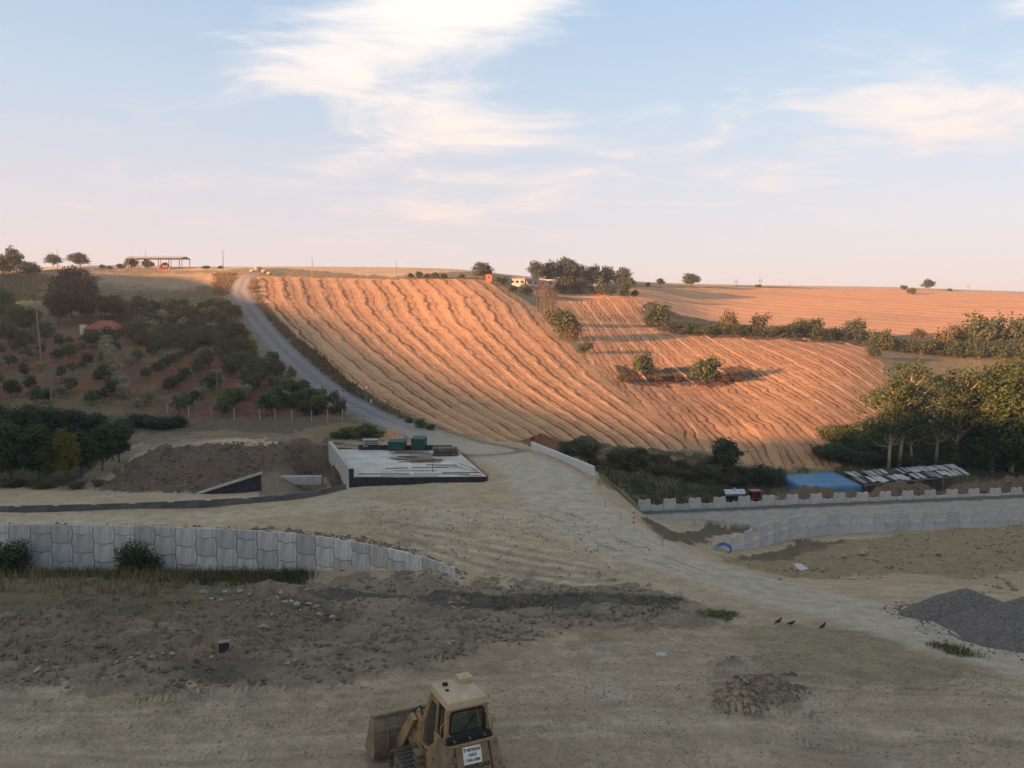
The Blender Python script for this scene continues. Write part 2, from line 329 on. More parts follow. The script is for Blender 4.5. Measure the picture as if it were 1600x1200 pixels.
# beside and under the bridge the ground is dug away
def lin(a, b, X, Y): return ((b[0] - a[0]) * (Y - a[1]) - (b[1] - a[1]) * (X - a[0])) / math.hypot(b[0] - a[0], b[1] - a[1])
dl = lin((-16.45, 79.6), (-23.3, 99.4), GX, GY); dr_ = -lin((-2.65, 80.2), (-7.2, 99.0), GX, GY); dn = 79.6 - GY + 0.043 * (GX + 16.45)
dig_l = np.clip((7 - dl) / 4, 0, 1) * np.clip((dl + 2.5) / 1.0, 0, 1) * np.clip((GY - 82) / 2.5, 0, 1) * np.clip((104 - GY) / 3, 0, 1)
GZ = np.where(dig_l > 0, GZ * (1 - dig_l) + np.minimum(GZ, -7.6) * dig_l, GZ)
under = (dl < 0) & (dr_ < 0.3) & (GY < 99.2) & (dn < 0)
GZ = np.where(under, np.minimum(GZ, -4.45), GZ)
front = (dn >= -0.1) & (dn < 6) & (dl < 1.5) & (dr_ < 1.5)
GZ = np.where(front, np.minimum(GZ, -4.12 + 0.14 * dn + 0.25 * np.clip(dr_ + .5, 0, 2)), GZ)

def raw_h(X, Y): return bil(GZ, np.asarray(X, float) / np.asarray(Y, float), np.log(np.asarray(Y, float)), us, vs_)
def G(px, py, ymin=9.0):
    """first point of the ground seen along a photo pixel"""
    x1, _, z1 = pt(px, py, 1.0); dz = z1 - HC
    Yv = np.exp(vs_); zc = bil(GZ, np.full(NV, x1), vs_, us, vs_); ray = HC + dz * Yv
    k = np.where((zc >= ray) & (Yv > ymin))[0]
    if len(k) == 0: k = [int(np.argmax(np.where(Yv > ymin, zc - ray, -1e9)))]
    j = max(k[0], 1); a, b = zc[j - 1] - ray[j - 1], zc[j] - ray[j]
    t = 0 if b == a else min(max(-a / (b - a), 0), 1)
    Y = Yv[j - 1] + (Yv[j] - Yv[j - 1]) * t
    return (x1 * Y, Y, float(raw_h(x1 * Y, Y)))

# ------------------------------------------------------------------ ground zones
def world_poly(pp): return np.array([G(*p)[:2] for p in pp])
def inside(P, X, Y):
    r = np.zeros(X.shape, bool); n = len(P)
    for i in range(n):
        x0, y0 = P[i]; x1, y1 = P[(i + 1) % n]
        if y0 == y1: continue
        c = ((y0 > Y) != (y1 > Y)) & (X < (x1 - x0) * (Y - y0) / (y1 - y0) + x0); r ^= c
    return r
JX = [fbm(np.log(GY) * 30 + 11 * k, U * 40, 7, 31 + k, 0.64) * 1.25 for k in range(3)]
def mask(P, soft=0.012, hard=False):
    m = np.zeros(GX.shape); pad = 4 + soft * 3 * P[:, 1].max()
    sel = (GX > P[:, 0].min() - pad) & (GX < P[:, 0].max() + pad) & (GY > P[:, 1].min() - pad) & (GY < P[:, 1].max() + pad)
    x, y = GX[sel], GY[sel]
    if hard: m[sel] = inside(P, x, y); return m
    t = 0
    for k in range(3):
        j1 = JX[0][sel] * .8 + JX[k][sel] * .2; j2 = JX[1][sel]
        t = t + inside(P, x + (j1 + (k - 1) * 0.10) * soft * y, y + j2 * soft * 2.2 * y)
    m[sel] = t / 3; return m
def strip(px_pts, widths, soft=0.15):
    """band along a line of photo pixels on the ground; width in metres"""
    p = np.array([G(*q)[:2] for q in px_pts]); w = np.interp(np.arange(len(p)), np.linspace(0, len(p) - 1, len(widths)), widths)
    best = np.full(GX.shape, 1e9)
    for i in range(len(p) - 1):
        a, b = p[i], p[i + 1]; d = b - a; L2 = (d * d).sum() + 1e-9
        lo = np.minimum(a, b) - w.max() * 2; hi = np.maximum(a, b) + w.max() * 2
        s = (GX > lo[0]) & (GX < hi[0]) & (GY > lo[1]) & (GY < hi[1])
        x, y = GX[s] - a[0], GY[s] - a[1]; t = np.clip((x * d[0] + y * d[1]) / L2, 0, 1)
        q = np.hypot(x - t * d[0], y - t * d[1]) / (w[i] + (w[i + 1] - w[i]) * t) * 2
        best[s] = np.minimum(best[s], q)
    return best          # 1 at the edge of the band
C = np.empty(GX.shape + (3,)); C[:] = (0.44, 0.335, 0.205)
ROUGH = np.full(GX.shape, 0.05)
def paint(m, col, rough=None, k=1.0):
    global C, ROUGH
    m = np.clip(m * k, 0, 1); C = C * (1 - m[..., None]) + np.array(col) * m[..., None]
    if rough is not None: ROUGH = ROUGH * (1 - m) + rough * m
# large-scale unevenness of the site dirt
paint(np.clip((46 - GY) / 10, 0, 1), (0.415, 0.328, 0.215))
n1 = fbm(GX / 9, GY / 9, 4, 3); paint(np.clip(n1 * 1.6, 0, 1), (0.345, 0.26, 0.16), None, 0.7)
paint(np.clip(fbm(GX / 3.2, GY / 6, 4, 5) * 1.5 - 0.2, 0, 1), (0.465, 0.385, 0.275), None, 0.7)
# hillside beyond the site: dry grass and weeds
paint(mask(world_poly([(-400,690),(200,690),(420,672),(560,655),(700,680),(850,688),(1000,712),(1060,760),(1200,770),(1500,770),(2000,770),(2000,470),(1200,447),(600,434),(300,421),(-400,430)])), (0.20, 0.165, 0.085), 0.12)
P_ORCH = world_poly([(-420,650),(-420,480),(0,480),(110,475),(345,470),(372,500),(410,545),(470,600),(545,655),(430,664),(330,662),(200,655),(60,660)])
paint(mask(P_ORCH), (0.170, 0.076, 0.040), 0.10)
paint(mask(P_ORCH) * np.clip(fbm(GX / 11, GY / 16, 3, 77) * 2.4 - 0.1, 0, 1), (0.15, 0.12, 0.055), None, 0.8)
P_CORN = world_poly([(-300,426),(0,428),(75,428),(95,440),(80,470),(0,476),(-300,476)]); paint(mask(P_CORN), (0.34, 0.27, 0.09), 0.2)
P_MELON = world_poly([(150,447),(330,447),(345,470),(150,468)]); paint(mask(P_MELON), (0.15, 0.13, 0.08), 0.2)
paint(mask(world_poly([(150,424),(345,424),(340,444),(150,443)])), (0.30, 0.22, 0.13), 0.1)
P_FAR = world_poly([(870,462),(1000,449),(1150,448),(1400,452),(1600,461),(1900,468),(1900,530),(1600,522),(1450,520),(1350,528),(1200,524),(1060,515),(1000,475)])
P_MID = world_poly([(862,468),(990,462),(1010,480),(1005,500),(1080,520),(1200,528),(1340,532),(1375,560),(1385,590),(1420,640),(1330,665),(1270,668),(1335,728),(1200,728),(1090,706),(1020,650),(958,600),(915,560),(900,520),(880,490)])
P_MAIN = world_poly([(396,433),(600,436),(775,440),(836,480),(862,515),(905,555),(955,600),(1020,650),(1088,702),(1000,704),(880,692),(780,690),(706,680),(650,655),(590,622),(520,575),(455,520),(412,475)])
mk_far = mask(P_FAR, 0.006); mk_mid = mask(P_MID, 0.006); mk_main = mask(P_MAIN, 0.006)
paint(mk_far, (0.57, 0.320, 0.165), 0.04); paint(mk_mid, (0.46, 0.262, 0.130), 0.05); paint(mk_main, (0.50, 0.283, 0.138), 0.045)
paint(mk_main * np.clip(fbm(GX / 22, GY / 22, 3, 9) * 1.8, 0, 1), (0.54, 0.31, 0.155), None, 0.6)
paint(mk_mid * np.clip(fbm(GX / 18, GY / 18, 3, 12) * 1.8, 0, 1), (0.36, 0.20, 0.105), None, 0.7)
paint(mk_far * np.clip(fbm(GX / 60 , GY / 14, 3, 14) * 1.8, 0, 1), (0.40, 0.25, 0.13), None, 0.6)
paint(mask(world_poly([(960,572),(1170,572),(1190,592),(1120,602),(980,600)])), (0.14, 0.085, 0.05), 0.2)     # uncut island
paint(mask(world_poly([(1275,670),(1400,660),(1600,640),(1700,640),(1700,765),(1220,742),(1335,728)])), (0.075, 0.080, 0.032), 0.3)   # damp hollow
paint(mask(world_poly([(1005,470),(1100,500),(1400,530),(1600,535),(1600,556),(1380,545),(1100,528),(1005,510)])), (0.12, 0.09, 0.045), 0.3)
# scrub slope behind the right parapet
paint(mask(world_poly([(870,692),(960,700),(1090,712),(1215,742),(1180,766),(1090,757),(1000,738),(930,732),(900,712)])), (0.100, 0.074, 0.040), 0.5)
paint(mask(world_poly([(940,735),(1060,745),(1200,752),(1210,770),(1130,776),(1060,762),(990,752)])), (0.105, 0.085, 0.045), 0.3)
paint(mask(world_poly([(800,690),(850,684),(890,692),(880,704),(840,700)])), (0.20, 0.085, 0.045), 0.35)
paint(mask(world_poly([(930,745),(1000,752),(1090,770),(1120,782),(1060,788),(980,770),(935,762)])), (0.22, 0.20, 0.10), 0.15)
# left: dug soil heap, tracks
paint(mask(world_poly([(155,765),(190,728),(250,700),(340,692),(420,700),(440,690),(510,692),(512,742),(420,742),(310,772),(230,770)])), (0.150, 0.108, 0.070), 0.65)
paint(mask(world_poly([(-300,655),(200,650),(210,700),(180,735),(110,762),(-300,765)])), (0.085, 0.078, 0.045), 0.25)
paint(mask(world_poly([(505,672),(580,660),(630,672),(600,690),(520,690)])), (0.09, 0.09, 0.04), 0.3)
paint(np.clip((1.25 - strip([(110,765),(150,742),(185,715),(240,695),(340,684),(450,678),(560,662),(600,656)], [2.4, 3.4])) * 3, 0, 1), (0.27, 0.215, 0.14), 0.03)
paint(mask(world_poly([(400,748),(505,744),(512,772),(400,776)])), (0.19, 0.14, 0.09), 0.1, 0.9)
# right: pit, hauled soil, fill
paint(mask(world_poly([(1003,812),(1100,814),(1180,822),(1120,838),(1075,852),(1035,848)])), (0.145, 0.110, 0.070), 0.3)
paint(mask(world_poly([(1220,772),(1400,752),(1700,742),(1700,772),(1400,785),(1240,790)])), (0.150, 0.105, 0.070), 0.5)
paint(mask(world_poly([(1130,872),(1250,850),(1420,835),(1600,818),(1750,810),(1750,900),(1600,890),(1520,905),(1400,895),(1250,905),(1130,880)])), (0.30, 0.225, 0.125), 0.32)
paint(mask(world_poly([(1150,868),(1250,848),(1330,842),(1250,868),(1150,880)])), (0.16, 0.125, 0.075), 0.3)
# foreground: brown turned soil of the bank, dark ditch
paint(mask(world_poly([(-300,940),(0,925),(430,900),(720,905),(1000,915),(1180,975),(1000,1010),(860,1012),(760,1050),(640,1090),(430,1105),(200,1120),(0,1110),(-300,1120)]), 0.10), (0.315, 0.24, 0.148), 0.12, 0.7)
paint(mask(world_poly([(-300,950),(0,935),(200,922),(330,912),(430,905),(520,900),(720,905),(900,912),(1000,922),(1085,945),(1160,968),(1020,985),(880,982),(780,998),(690,1030),(600,1062),(430,1072),(200,1085),(0,1072),(-300,1080)]), 0.05), (0.255, 0.200, 0.138), 0.28)
paint(mask(world_poly([(0,945),(200,930),(440,925),(560,960),(520,1010),(300,1040),(60,1030),(0,1000)]), 0.03), (0.215, 0.162, 0.108), 0.42)
paint(mask(world_poly([(445,928),(520,922),(700,926),(880,930),(1060,940),(1060,952),(860,950),(760,958),(640,940),(520,944)]), 0.012), (0.088, 0.084, 0.068), 0.12)
paint(mask(world_poly([(1100,1070),(1150,1040),(1250,1045),(1300,1080),(1240,1110),(1130,1115)]), 0.05), (0.25, 0.195, 0.125), 0.22, 0.8)
paint(mask(world_poly([(1150,990),(1200,970),(1330,985),(1450,1015),(1560,1040),(1450,1075),(1330,1070),(1200,1050)]), 0.03), (0.30, 0.245, 0.145), 0.16)
paint(np.clip(fbm(GX / 4.5, GY / 3, 5, 41) * 2.4 - 0.75, 0, 1) * (GY < 42), (0.225, 0.178, 0.112), 0.14, 0.75)
paint(mask(world_poly([(200,652),(560,655),(600,672),(505,694),(250,694),(200,690)])), (0.20, 0.15, 0.088), 0.12, 0.9)
paint(mask(world_poly([(190,646),(560,650),(575,662),(480,672),(330,676),(210,674)])), (0.135, 0.098, 0.058), 0.15, 0.95)
bankm = mask(world_poly([(-300,960),(0,940),(430,912),(720,908),(1000,925),(1120,960),(800,990),(600,1062),(200,1085),(-300,1080)]), 0.05)
paint(bankm * np.clip(fbm(GX / 2.4, GY / 3.2, 5, 141, .6) * 2.6 - 0.35, 0, 1), (0.225, 0.16, 0.10), None, 0.5)
paint(bankm * np.clip(fbm(GX / 3.4, GY / 2.2, 5, 151, .6) * 2.6 - 0.45, 0, 1), (0.095, 0.082, 0.062), None, 0.8)
paint(bankm * np.clip(fbm(GX / 1.7, GY / 1.7, 5, 161, .6) * 3.0 - 0.85, 0, 1), (0.30, 0.23, 0.145), None, 0.7)
paint(np.clip(fbm(GX / 7, GY / 2.6, 5, 171, .6) * 2.2 - 0.55, 0, 1) * (GY < 48), (0.43, 0.35, 0.235), None, 0.6)
backm = (np.clip((yl - GY - 0.2) / 2, 0, 1) * np.clip((yl - GY) < 21.5 - 3 * fbm(GX / 4, GY / 4, 3, 181), 0, 1) * np.clip((-12 - GX) / 4, 0, 1))
paint(backm, (0.150, 0.130, 0.068), 0.12, 0.9)
# worn tracks
main_tr = strip([(1750,1062),(1600,1020),(1400,968),(1200,918),(1050,872),(940,825),(872,770),(825,725),(765,704)], [6.5, 6.5, 7.5, 7, 6])
paint(np.clip((1.3 - main_tr) * 2.2, 0, 1), (0.46, 0.395, 0.285), 0.02)
paint(np.clip((1.0 - strip([(0,815),(300,812),(560,790),(700,800),(880,810)], [4.5, 5, 9])) * 1.5, 0, 1), (0.47, 0.39, 0.255), 0.02, 0.7)
for k in range(9):                                     # lighter ruts fanning over the plateau
    o = k * 9
    paint(np.clip(0.5 + 1.5 * fbm(GX / 4 + k * 7, GY / 6, 3, 300 + k), 0, 1) * np.clip((1.0 - strip([(560 + 12 * k + 25 * math.sin(k * 2.3), 808 + o * 0.6),(700 + 8 * k, 822 + o),(860 + 6 * k, 860 + o * 0.75),(960 + 9 * k, 893 + o * .3)], [0.8, 1.0])) * 2, 0, 1), (0.27, 0.215, 0.135) if k % 2 else (0.50, 0.42, 0.28), 0.04, 0.7)
for k in range(12):                                    # crawler tracks in the foreground
    y0 = 1085 + k * 9.5
    if k in (1, 4, 6, 9): continue
    paint(np.clip(0.55 + 1.3 * fbm(GX / 5 + k * 7, GY / 5, 3, 200 + k), 0, 1) * np.clip((1.0 - strip([(-60, y0 + 15 * math.sin(k)),(300, y0 + 6),(560, y0 - 8 + 4 * math.cos(k * 2)),(850, y0 - 30),(1150, y0 - 38 + 12 * math.sin(k * 1.7)),(1700, y0 - 12)], [0.35, 0.5])) * 2, 0, 1), (0.31, 0.25, 0.155) if k % 2 else (0.47, 0.39, 0.26), 0.05, 0.55)
hill_rd = strip([(765,704),(690,687),(600,655),(530,620),(470,572),(420,522),(385,478),(373,455),(380,438),(388,430)], [6, 6, 6, 6, 6, 6, 6.4, 7.5])
paint(np.clip((1.9 - hill_rd) * 1.6, 0, 1), (0.19, 0.165, 0.085), 0.1, 0.9)
paint(np.clip((1.08 - hill_rd) * 8, 0, 1), (0.172, 0.165, 0.155), 0.02)
paint(np.clip((0.30 - np.abs(hill_rd - 0.42)) * 6, 0, 1) * (hill_rd < 1), (0.225, 0.22, 0.205), None, 0.8)
paint(np.clip((1.15 - hill_rd) * 6, 0, 1) * np.clip((124 - GY) / 22, 0, 1), (0.40, 0.335, 0.235))
# bank of turned earth, ruts and clods as real relief
ROUGH = np.where(fillm, 0.02, ROUGH)
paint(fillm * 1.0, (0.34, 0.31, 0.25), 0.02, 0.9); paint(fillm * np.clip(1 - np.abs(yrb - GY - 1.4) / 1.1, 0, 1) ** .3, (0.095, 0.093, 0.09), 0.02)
rid = 1 - np.abs(fbm(GX / 1.7, GY / 1.7, 4, 51, 0.6)) * 2
dig = fbm(GX / 2.6, GY / 2.6, 5, 61, 0.62) * 1.1 + 0.35 * rid
near = np.clip(fbm(GX / 0.55, GY / 0.55, 3, 71, 0.6), -1, 1)
keep = np.clip((GY - 9) / 6, 0, 1)
wl = np.clip(np.abs(GY - yl) / 1.2, 0, 1)
GZ = GZ + keep * ROUGH * (dig * 1.25 + near * np.where(GY < 70, 0.40, 0.1))
GZ = GZ - keep * 0.0
GZ = GZ + keep * np.where(GY < 75, fbm(GX / 3.3, GY / 1.1, 3, 81) * 0.035, 0)
# heaps: brown bank crest, dug soil mound, hauled soil behind the right walls
def heap(px, py, h, rx, ry, rough=0.2, seed=1, rot=0.0):
    global GZ
    x, y = (G(px, py)[:2] if py > 300 else xy(px, py)); c, s = math.cos(rot), math.sin(rot)
    dx = ((GX - x) * c + (GY - y) * s) / rx; dy = (-(GX - x) * s + (GY - y) * c) / ry
    r = np.hypot(dx, dy) * (1 + 0.25 * fbm(GX / rx * 1.3, GY / ry * 1.3, 3, seed))
    f = np.clip(1 - r, 0, 1); f = f * f * (3 - 2 * f)
    GZ = GZ + f * h * (1 + rough * fbm(GX / 1.1, GY / 1.1, 4, seed + 5, 0.6))
    return f
for a in ((330,735,1.9,5,4.5),(250,745,1.4,4.5,4),(420,724,1.5,5,4),(1290,105.5,2.2,7,3.2),(1420,106,3.0,9,3.4),(1560,107,3.3,11,3.6),(1660,107,3.3,10,3.5),(1190,1078,0.45,1.6,1.0),(1150,1096,0.4,1.3,0.9),
          (850,693,1.3,3.0,2.0),(912,697,1.4,4,3),(300,945,0.5,4,1.5),(420,925,0.6,3,1.5),(560,918,.45,4,1.2),(760,948,.4,2,1),(930,752,.5,2,1.5)):
    fh = heap(*a, seed=int(a[0]))
    if a[2] >= 1.9 and a[0] > 1200: paint(np.clip(fh * 6, 0, 1), (0.165, 0.115, 0.072)); GZ = GZ + np.clip(fh * 3, 0, 1) * 0.35 * dig
# grassed embankment behind the far panel wall and right of the parapet
dp = lin((8.55, 80), (2.55, 99.2), GX, GY)
emb = np.clip((-dp - 1.2) / 1.5, 0, 1) * np.clip((GX < 33) & (GY > np.where(GX > xb, yrb + .1, 84)) & (GY < 113) & (GZ < -4.6), 0, 1)
paint(emb, (0.165, 0.135, 0.070)); paint(emb * np.clip(fbm(GX / 5, GY / 3, 4, 500) * 2.2, 0, 1), (0.235, 0.195, 0.105)); paint(emb * np.clip(fbm(GX / 3, GY / 3, 4, 510) * 2.2, 0, 1), (0.085, 0.075, 0.042))
def hz(X, Y): return float(raw_h(X, Y))

# rows of the stubble fields
def edge_fn(pts):
    p = np.array([G(*q)[:2] for q in pts]); o = np.argsort(p[:, 1]); return lambda Y: np.interp(Y, p[o, 1], p[o, 0])
XL = edge_fn([(398,434),(405,465),(450,515),(520,578),(590,625),(650,658),(706,684)])
XR = edge_fn([(778,440),(836,480),(862,515),(905,555),(955,600),(1020,650),(1086,702)])
NROW = 14
def s_main(X, Y): return (X - XL(Y)) / (XR(Y) - XL(Y)) * NROW
a_, b_ = np.array(G(1080, 535)[:2]), np.array(G(1250, 645)[:2]); md = (b_ - a_) / np.linalg.norm(b_ - a_); mn = np.array([md[1], -md[0]])
def s_mid(X, Y): return (X * mn[0] + Y * mn[1]) / 5.0
ROW = np.where(mk_main > 0.5, s_main(GX, GY), np.where(mk_mid > 0.5, s_mid(GX, GY), np.where(mk_far > .5, GY / 11 + GX / 60, 0)))

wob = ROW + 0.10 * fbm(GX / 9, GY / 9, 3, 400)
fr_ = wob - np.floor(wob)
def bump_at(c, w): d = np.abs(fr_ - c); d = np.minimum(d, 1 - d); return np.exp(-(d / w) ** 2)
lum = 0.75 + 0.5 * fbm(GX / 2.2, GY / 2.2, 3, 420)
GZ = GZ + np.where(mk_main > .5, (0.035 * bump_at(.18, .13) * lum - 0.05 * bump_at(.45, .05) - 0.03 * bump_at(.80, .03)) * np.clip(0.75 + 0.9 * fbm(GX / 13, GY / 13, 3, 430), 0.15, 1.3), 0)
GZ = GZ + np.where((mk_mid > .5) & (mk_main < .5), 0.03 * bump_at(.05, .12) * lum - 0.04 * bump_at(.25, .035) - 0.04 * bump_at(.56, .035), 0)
# ------------------------------------------------------------------ ground meshes: one lattice, cut along the land's own boundaries
def grid_mesh(name, fm, material):
    """faces where fm is true, with their vertices, soil colour and row coordinate"""
    fj, fi = np.where(fm); q = np.stack([fj * NU + fi, fj * NU + fi + 1, (fj + 1) * NU + fi + 1, (fj + 1) * NU + fi], -1)
    idx, inv = np.unique(q, return_inverse=True); inv = inv.reshape(-1)
    me = bpy.data.meshes.new(name); nv, nf = len(idx), len(q)
    co = np.stack([GX.ravel()[idx], GY.ravel()[idx], GZ.ravel()[idx]], -1).astype(np.float32)
    me.vertices.add(nv); me.vertices.foreach_set('co', co.ravel())
    me.loops.add(nf * 4); me.loops.foreach_set('vertex_index', inv.astype(np.int32))
    me.polygons.add(nf); me.polygons.foreach_set('loop_start', np.arange(0, nf * 4, 4, dtype=np.int32)); me.polygons.foreach_set('loop_total', np.full(nf, 4, np.int32))
    me.polygons.foreach_set('use_smooth', np.ones(nf, bool)); me.update(); me.validate()
    ca = me.attributes.new('Col', 'FLOAT_COLOR', 'POINT'); ca.data.foreach_set('color', np.concatenate([C.reshape(-1, 3)[idx], np.ones((nv, 1))], -1).astype(np.float32).ravel())
    ra = me.attributes.new('row', 'FLOAT', 'POINT'); ra.data.foreach_set('value', ROW.ravel()[idx].astype(np.float32))
    me.materials.append(material)
    return tag(link(name, me), kind='structure')
def fmask(m): return (m[:-1, :-1] + m[1:, :-1] + m[:-1, 1:] + m[1:, 1:]) / 4
M_SITE = ground_mat('site_dirt', 0.26, 1.0, 0.75)
M_HILL = ground_mat('hill_soil', 0.35, 0.5, 0.6)
M_ROAD = ground_mat('hill_gravel', 0.14, 0.8, 0.3)
DK = (0.50, 0.50, 0.46)
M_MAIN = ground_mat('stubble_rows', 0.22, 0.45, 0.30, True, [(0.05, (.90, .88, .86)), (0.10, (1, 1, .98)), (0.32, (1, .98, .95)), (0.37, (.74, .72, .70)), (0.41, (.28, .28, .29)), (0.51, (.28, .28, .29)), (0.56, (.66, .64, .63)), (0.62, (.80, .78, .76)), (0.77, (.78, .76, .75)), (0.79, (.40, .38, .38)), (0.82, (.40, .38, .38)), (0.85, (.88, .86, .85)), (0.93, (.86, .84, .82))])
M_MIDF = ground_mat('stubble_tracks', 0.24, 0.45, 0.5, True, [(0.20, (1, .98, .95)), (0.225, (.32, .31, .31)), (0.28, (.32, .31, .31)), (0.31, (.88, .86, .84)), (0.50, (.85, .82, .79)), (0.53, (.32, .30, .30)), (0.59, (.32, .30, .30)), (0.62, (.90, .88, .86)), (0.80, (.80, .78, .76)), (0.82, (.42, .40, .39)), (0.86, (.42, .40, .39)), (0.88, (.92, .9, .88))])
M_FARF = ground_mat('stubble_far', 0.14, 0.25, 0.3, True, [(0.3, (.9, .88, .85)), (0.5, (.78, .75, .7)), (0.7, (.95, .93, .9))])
f_main, f_mid, f_far = fmask(mk_main) > .5, fmask(mk_mid) > .5, fmask(mk_far) > .5
f_road = (fmask(np.clip(hill_rd, 0, 9)) < 1.05)
f_mid &= ~f_main; f_far &= ~(f_main | f_mid); f_road &= ~(f_main | f_mid | f_far)
f_orch = (fmask(mask(P_ORCH, hard=True)) > .5) & ~(f_main | f_road)
f_hill = (np.exp((V[:-1, :-1] + V[1:, 1:]) / 2) > 118) & ~(f_main | f_mid | f_far | f_road | f_orch)
f_site = ~(f_main | f_mid | f_far | f_road | f_orch | f_hill)
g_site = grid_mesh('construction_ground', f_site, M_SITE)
g_hill = grid_mesh('hillside', f_hill, M_HILL)
g_orch = grid_mesh('orchard_ground', f_orch, M_HILL)
g_road = grid_mesh('gravel_road', f_road, M_ROAD)
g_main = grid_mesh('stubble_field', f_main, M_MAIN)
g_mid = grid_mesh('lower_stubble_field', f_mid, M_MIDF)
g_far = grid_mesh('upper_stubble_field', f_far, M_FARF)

# land outside the view, with a ridge added and shaped to shade the site
def build_surroundings():
    Pn = (-LY, LX); D = 210.0
    term = [(20,431),(160,427),(300,428),(355,440),(430,480),(520,538),(620,582),(700,604),(800,632),(900,658),(1000,678),(1100,692),(1330,706)]
    tH = []
    for px, py in term:
        x, y, z = G(px, py); tH.append((x * Pn[0] + y * Pn[1], z + (x * LX + y * LY + D) * math.tan(SUN_EL)))
    tH.sort(); tt = np.array([a for a, _ in tH]); hh = np.array([b for _, b in tH])
    ker = np.array([.25, .5, .25]); hh[1:-1] = np.convolve(hh, ker, 'valid')
    xs = np.concatenate([np.arange(-900, -420, 30), np.arange(-420, 60, 6), np.arange(60, 901, 30)]); ys = np.concatenate([np.arange(-700, -330, 30), np.arange(-330, 420, 6), np.arange(420, 900, 30)])
    X, Y = np.meshgrid(xs, ys); Yc = np.maximum(Y, 9.0)
    Ue = np.clip(X / Yc, us[0], us[-1]); Z = bil(GZ, Ue, np.log(np.minimum(Yc, 715)), us, vs_)
    nearf = np.clip((Y - 9) / 40, 0, 1); Z = Z * nearf
    s = X * LX + Y * LY + D; t = X * Pn[0] + Y * Pn[1]
    H = np.interp(t, tt, hh, left=hh[0]) + np.clip((84 - t) / 18, 0, 1) * 7.5 + 0.6 * fbm(X / 14, Y / 14, 3, 90)
    prof = np.where(s < 0, np.exp(-(s / 170) ** 2), np.exp(-(s / 62) ** 2))
    Z = np.maximum(Z, H * prof + (1 - prof) * np.minimum(Z, 0))
    inv = (np.abs(X / Yc) < us[-1] - 0.04) & (Y > 9.5) & (Y < 700)
    Z = np.where(inv, np.minimum(Z, bil(GZ, Ue, np.log(np.minimum(Yc, 715)), us, vs_)) - 6 - 0.02 * Y, Z)
    Z = np.where((np.hypot(X, Y) < 40) & ~inv, np.minimum(Z, 0.0) - 0.15, Z)
    n = len(xs); v = np.stack([X.ravel(), Y.ravel(), Z.ravel()], -1)
    j, i = np.meshgrid(np.arange(len(ys) - 1), np.arange(n - 1), indexing='ij'); q = np.stack([j * n + i, j * n + i + 1, (j + 1) * n + i + 1, (j + 1) * n + i], -1).reshape(-1, 4)
    me = bpy.data.meshes.new('unseen_shade_ridge'); me.from_pydata(v.tolist(), [], q.tolist())
    for p in me.polygons: p.use_smooth = True
    me.materials.append(mat('valley_grass', (0.20, 0.17, 0.09), 0.95, 0.35, 0.05, 0.3))
    tag(link('unseen_shade_ridge', me), kind='structure')
build_surroundings()

# ------------------------------------------------------------------ straw rows on the main field (parts of the field)
M_STRAW = mat('straw', (0.54, 0.295, 0.145), 0.95, 0.30, 1.2, 0.9, col2=(0.42, 0.225, 0.11), fine=5)
def windrow(parent, pts, w=1.1, h=0.28, seed=0, name='straw_row'):
    pts = np.array(pts); n = len(pts)
    if n < 4: return
    d = np.gradient(pts, axis=0); d /= np.linalg.norm(d, axis=1)[:, None] + 1e-9; nx = np.stack([d[:, 1], -d[:, 0]], -1)
    ww = w * (0.75 + 0.55 * fbm(np.arange(n) / 2.3 + seed * 9, np.zeros(n) + seed, 3, seed)); hh = h * (0.7 + 0.7 * fbm(np.arange(n) / 1.7 + seed * 5, np.zeros(n), 3, seed + 3))
    gap = fbm(np.arange(n) / 6 + seed * 3.3, np.zeros(n), 3, seed + 8) < -0.08
    off = 0.35 * fbm(np.arange(n) / 4.0 + seed * 2, np.zeros(n), 2, seed + 1)
    vs = []; fs = []
    cs = ((-1, -0.06), (-0.55, 0.7), (0.05, 1.0), (0.6, 0.62), (1, -0.06))
    for i in range(n):
        for a, b in cs:
            q = pts[i] + nx[i] * (off[i] + a * ww[i] / 2 * (1 + 0.25 * RNG.normal() * (abs(a) > .9)))
            vs.append((q[0], q[1], float(raw_h(q[0], q[1])) + (b * hh[i] * (1 + 0.2 * RNG.normal()) if b > 0 else b)))
    for i in range(n - 1):
        if gap[i]: continue
        for k in range(4): fs.append((i * 5 + k, i * 5 + k + 1, i * 5 + 6 + k, i * 5 + 5 + k))
    me = bpy.data.meshes.new(name); me.from_pydata(vs, [], fs); me.materials.append(M_STRAW)
    return link(name, me, parent)
for k in range(NROW):
    ys = np.arange(112, 284, 0.8); sx = XL(ys) + (k + 0.18) / NROW * (XR(ys) - XL(ys))
    ok = inside(P_MAIN, sx, ys); p = np.stack([sx, ys], -1)[ok]
    windrow(g_main, p, 1.3, 0.06, k + 1)
smin = int(np.floor(s_mid(P_MID[:, 0], P_MID[:, 1]).min())); smax = int(np.ceil(s_mid(P_MID[:, 0], P_MID[:, 1]).max()))
for k in range(smin, smax, 2):
    c0 = mn * (k + 0.02) * 5.0; tt = np.arange(-420, 420, 1.0); q = c0 + tt[:, None] * md
    ok = inside(P_MID, q[:, 0], q[:, 1]) & (q[:, 1] > 112); q = q[ok]
    if len(q): 
        cut = np.where(np.diff(np.hypot(q[:, 0] - q[0, 0], q[:, 1] - q[0, 1])) > 2.5)[0]
        for seg in np.split(q, cut + 1): windrow(g_mid, seg, 0.9, 0.05, k + 100)

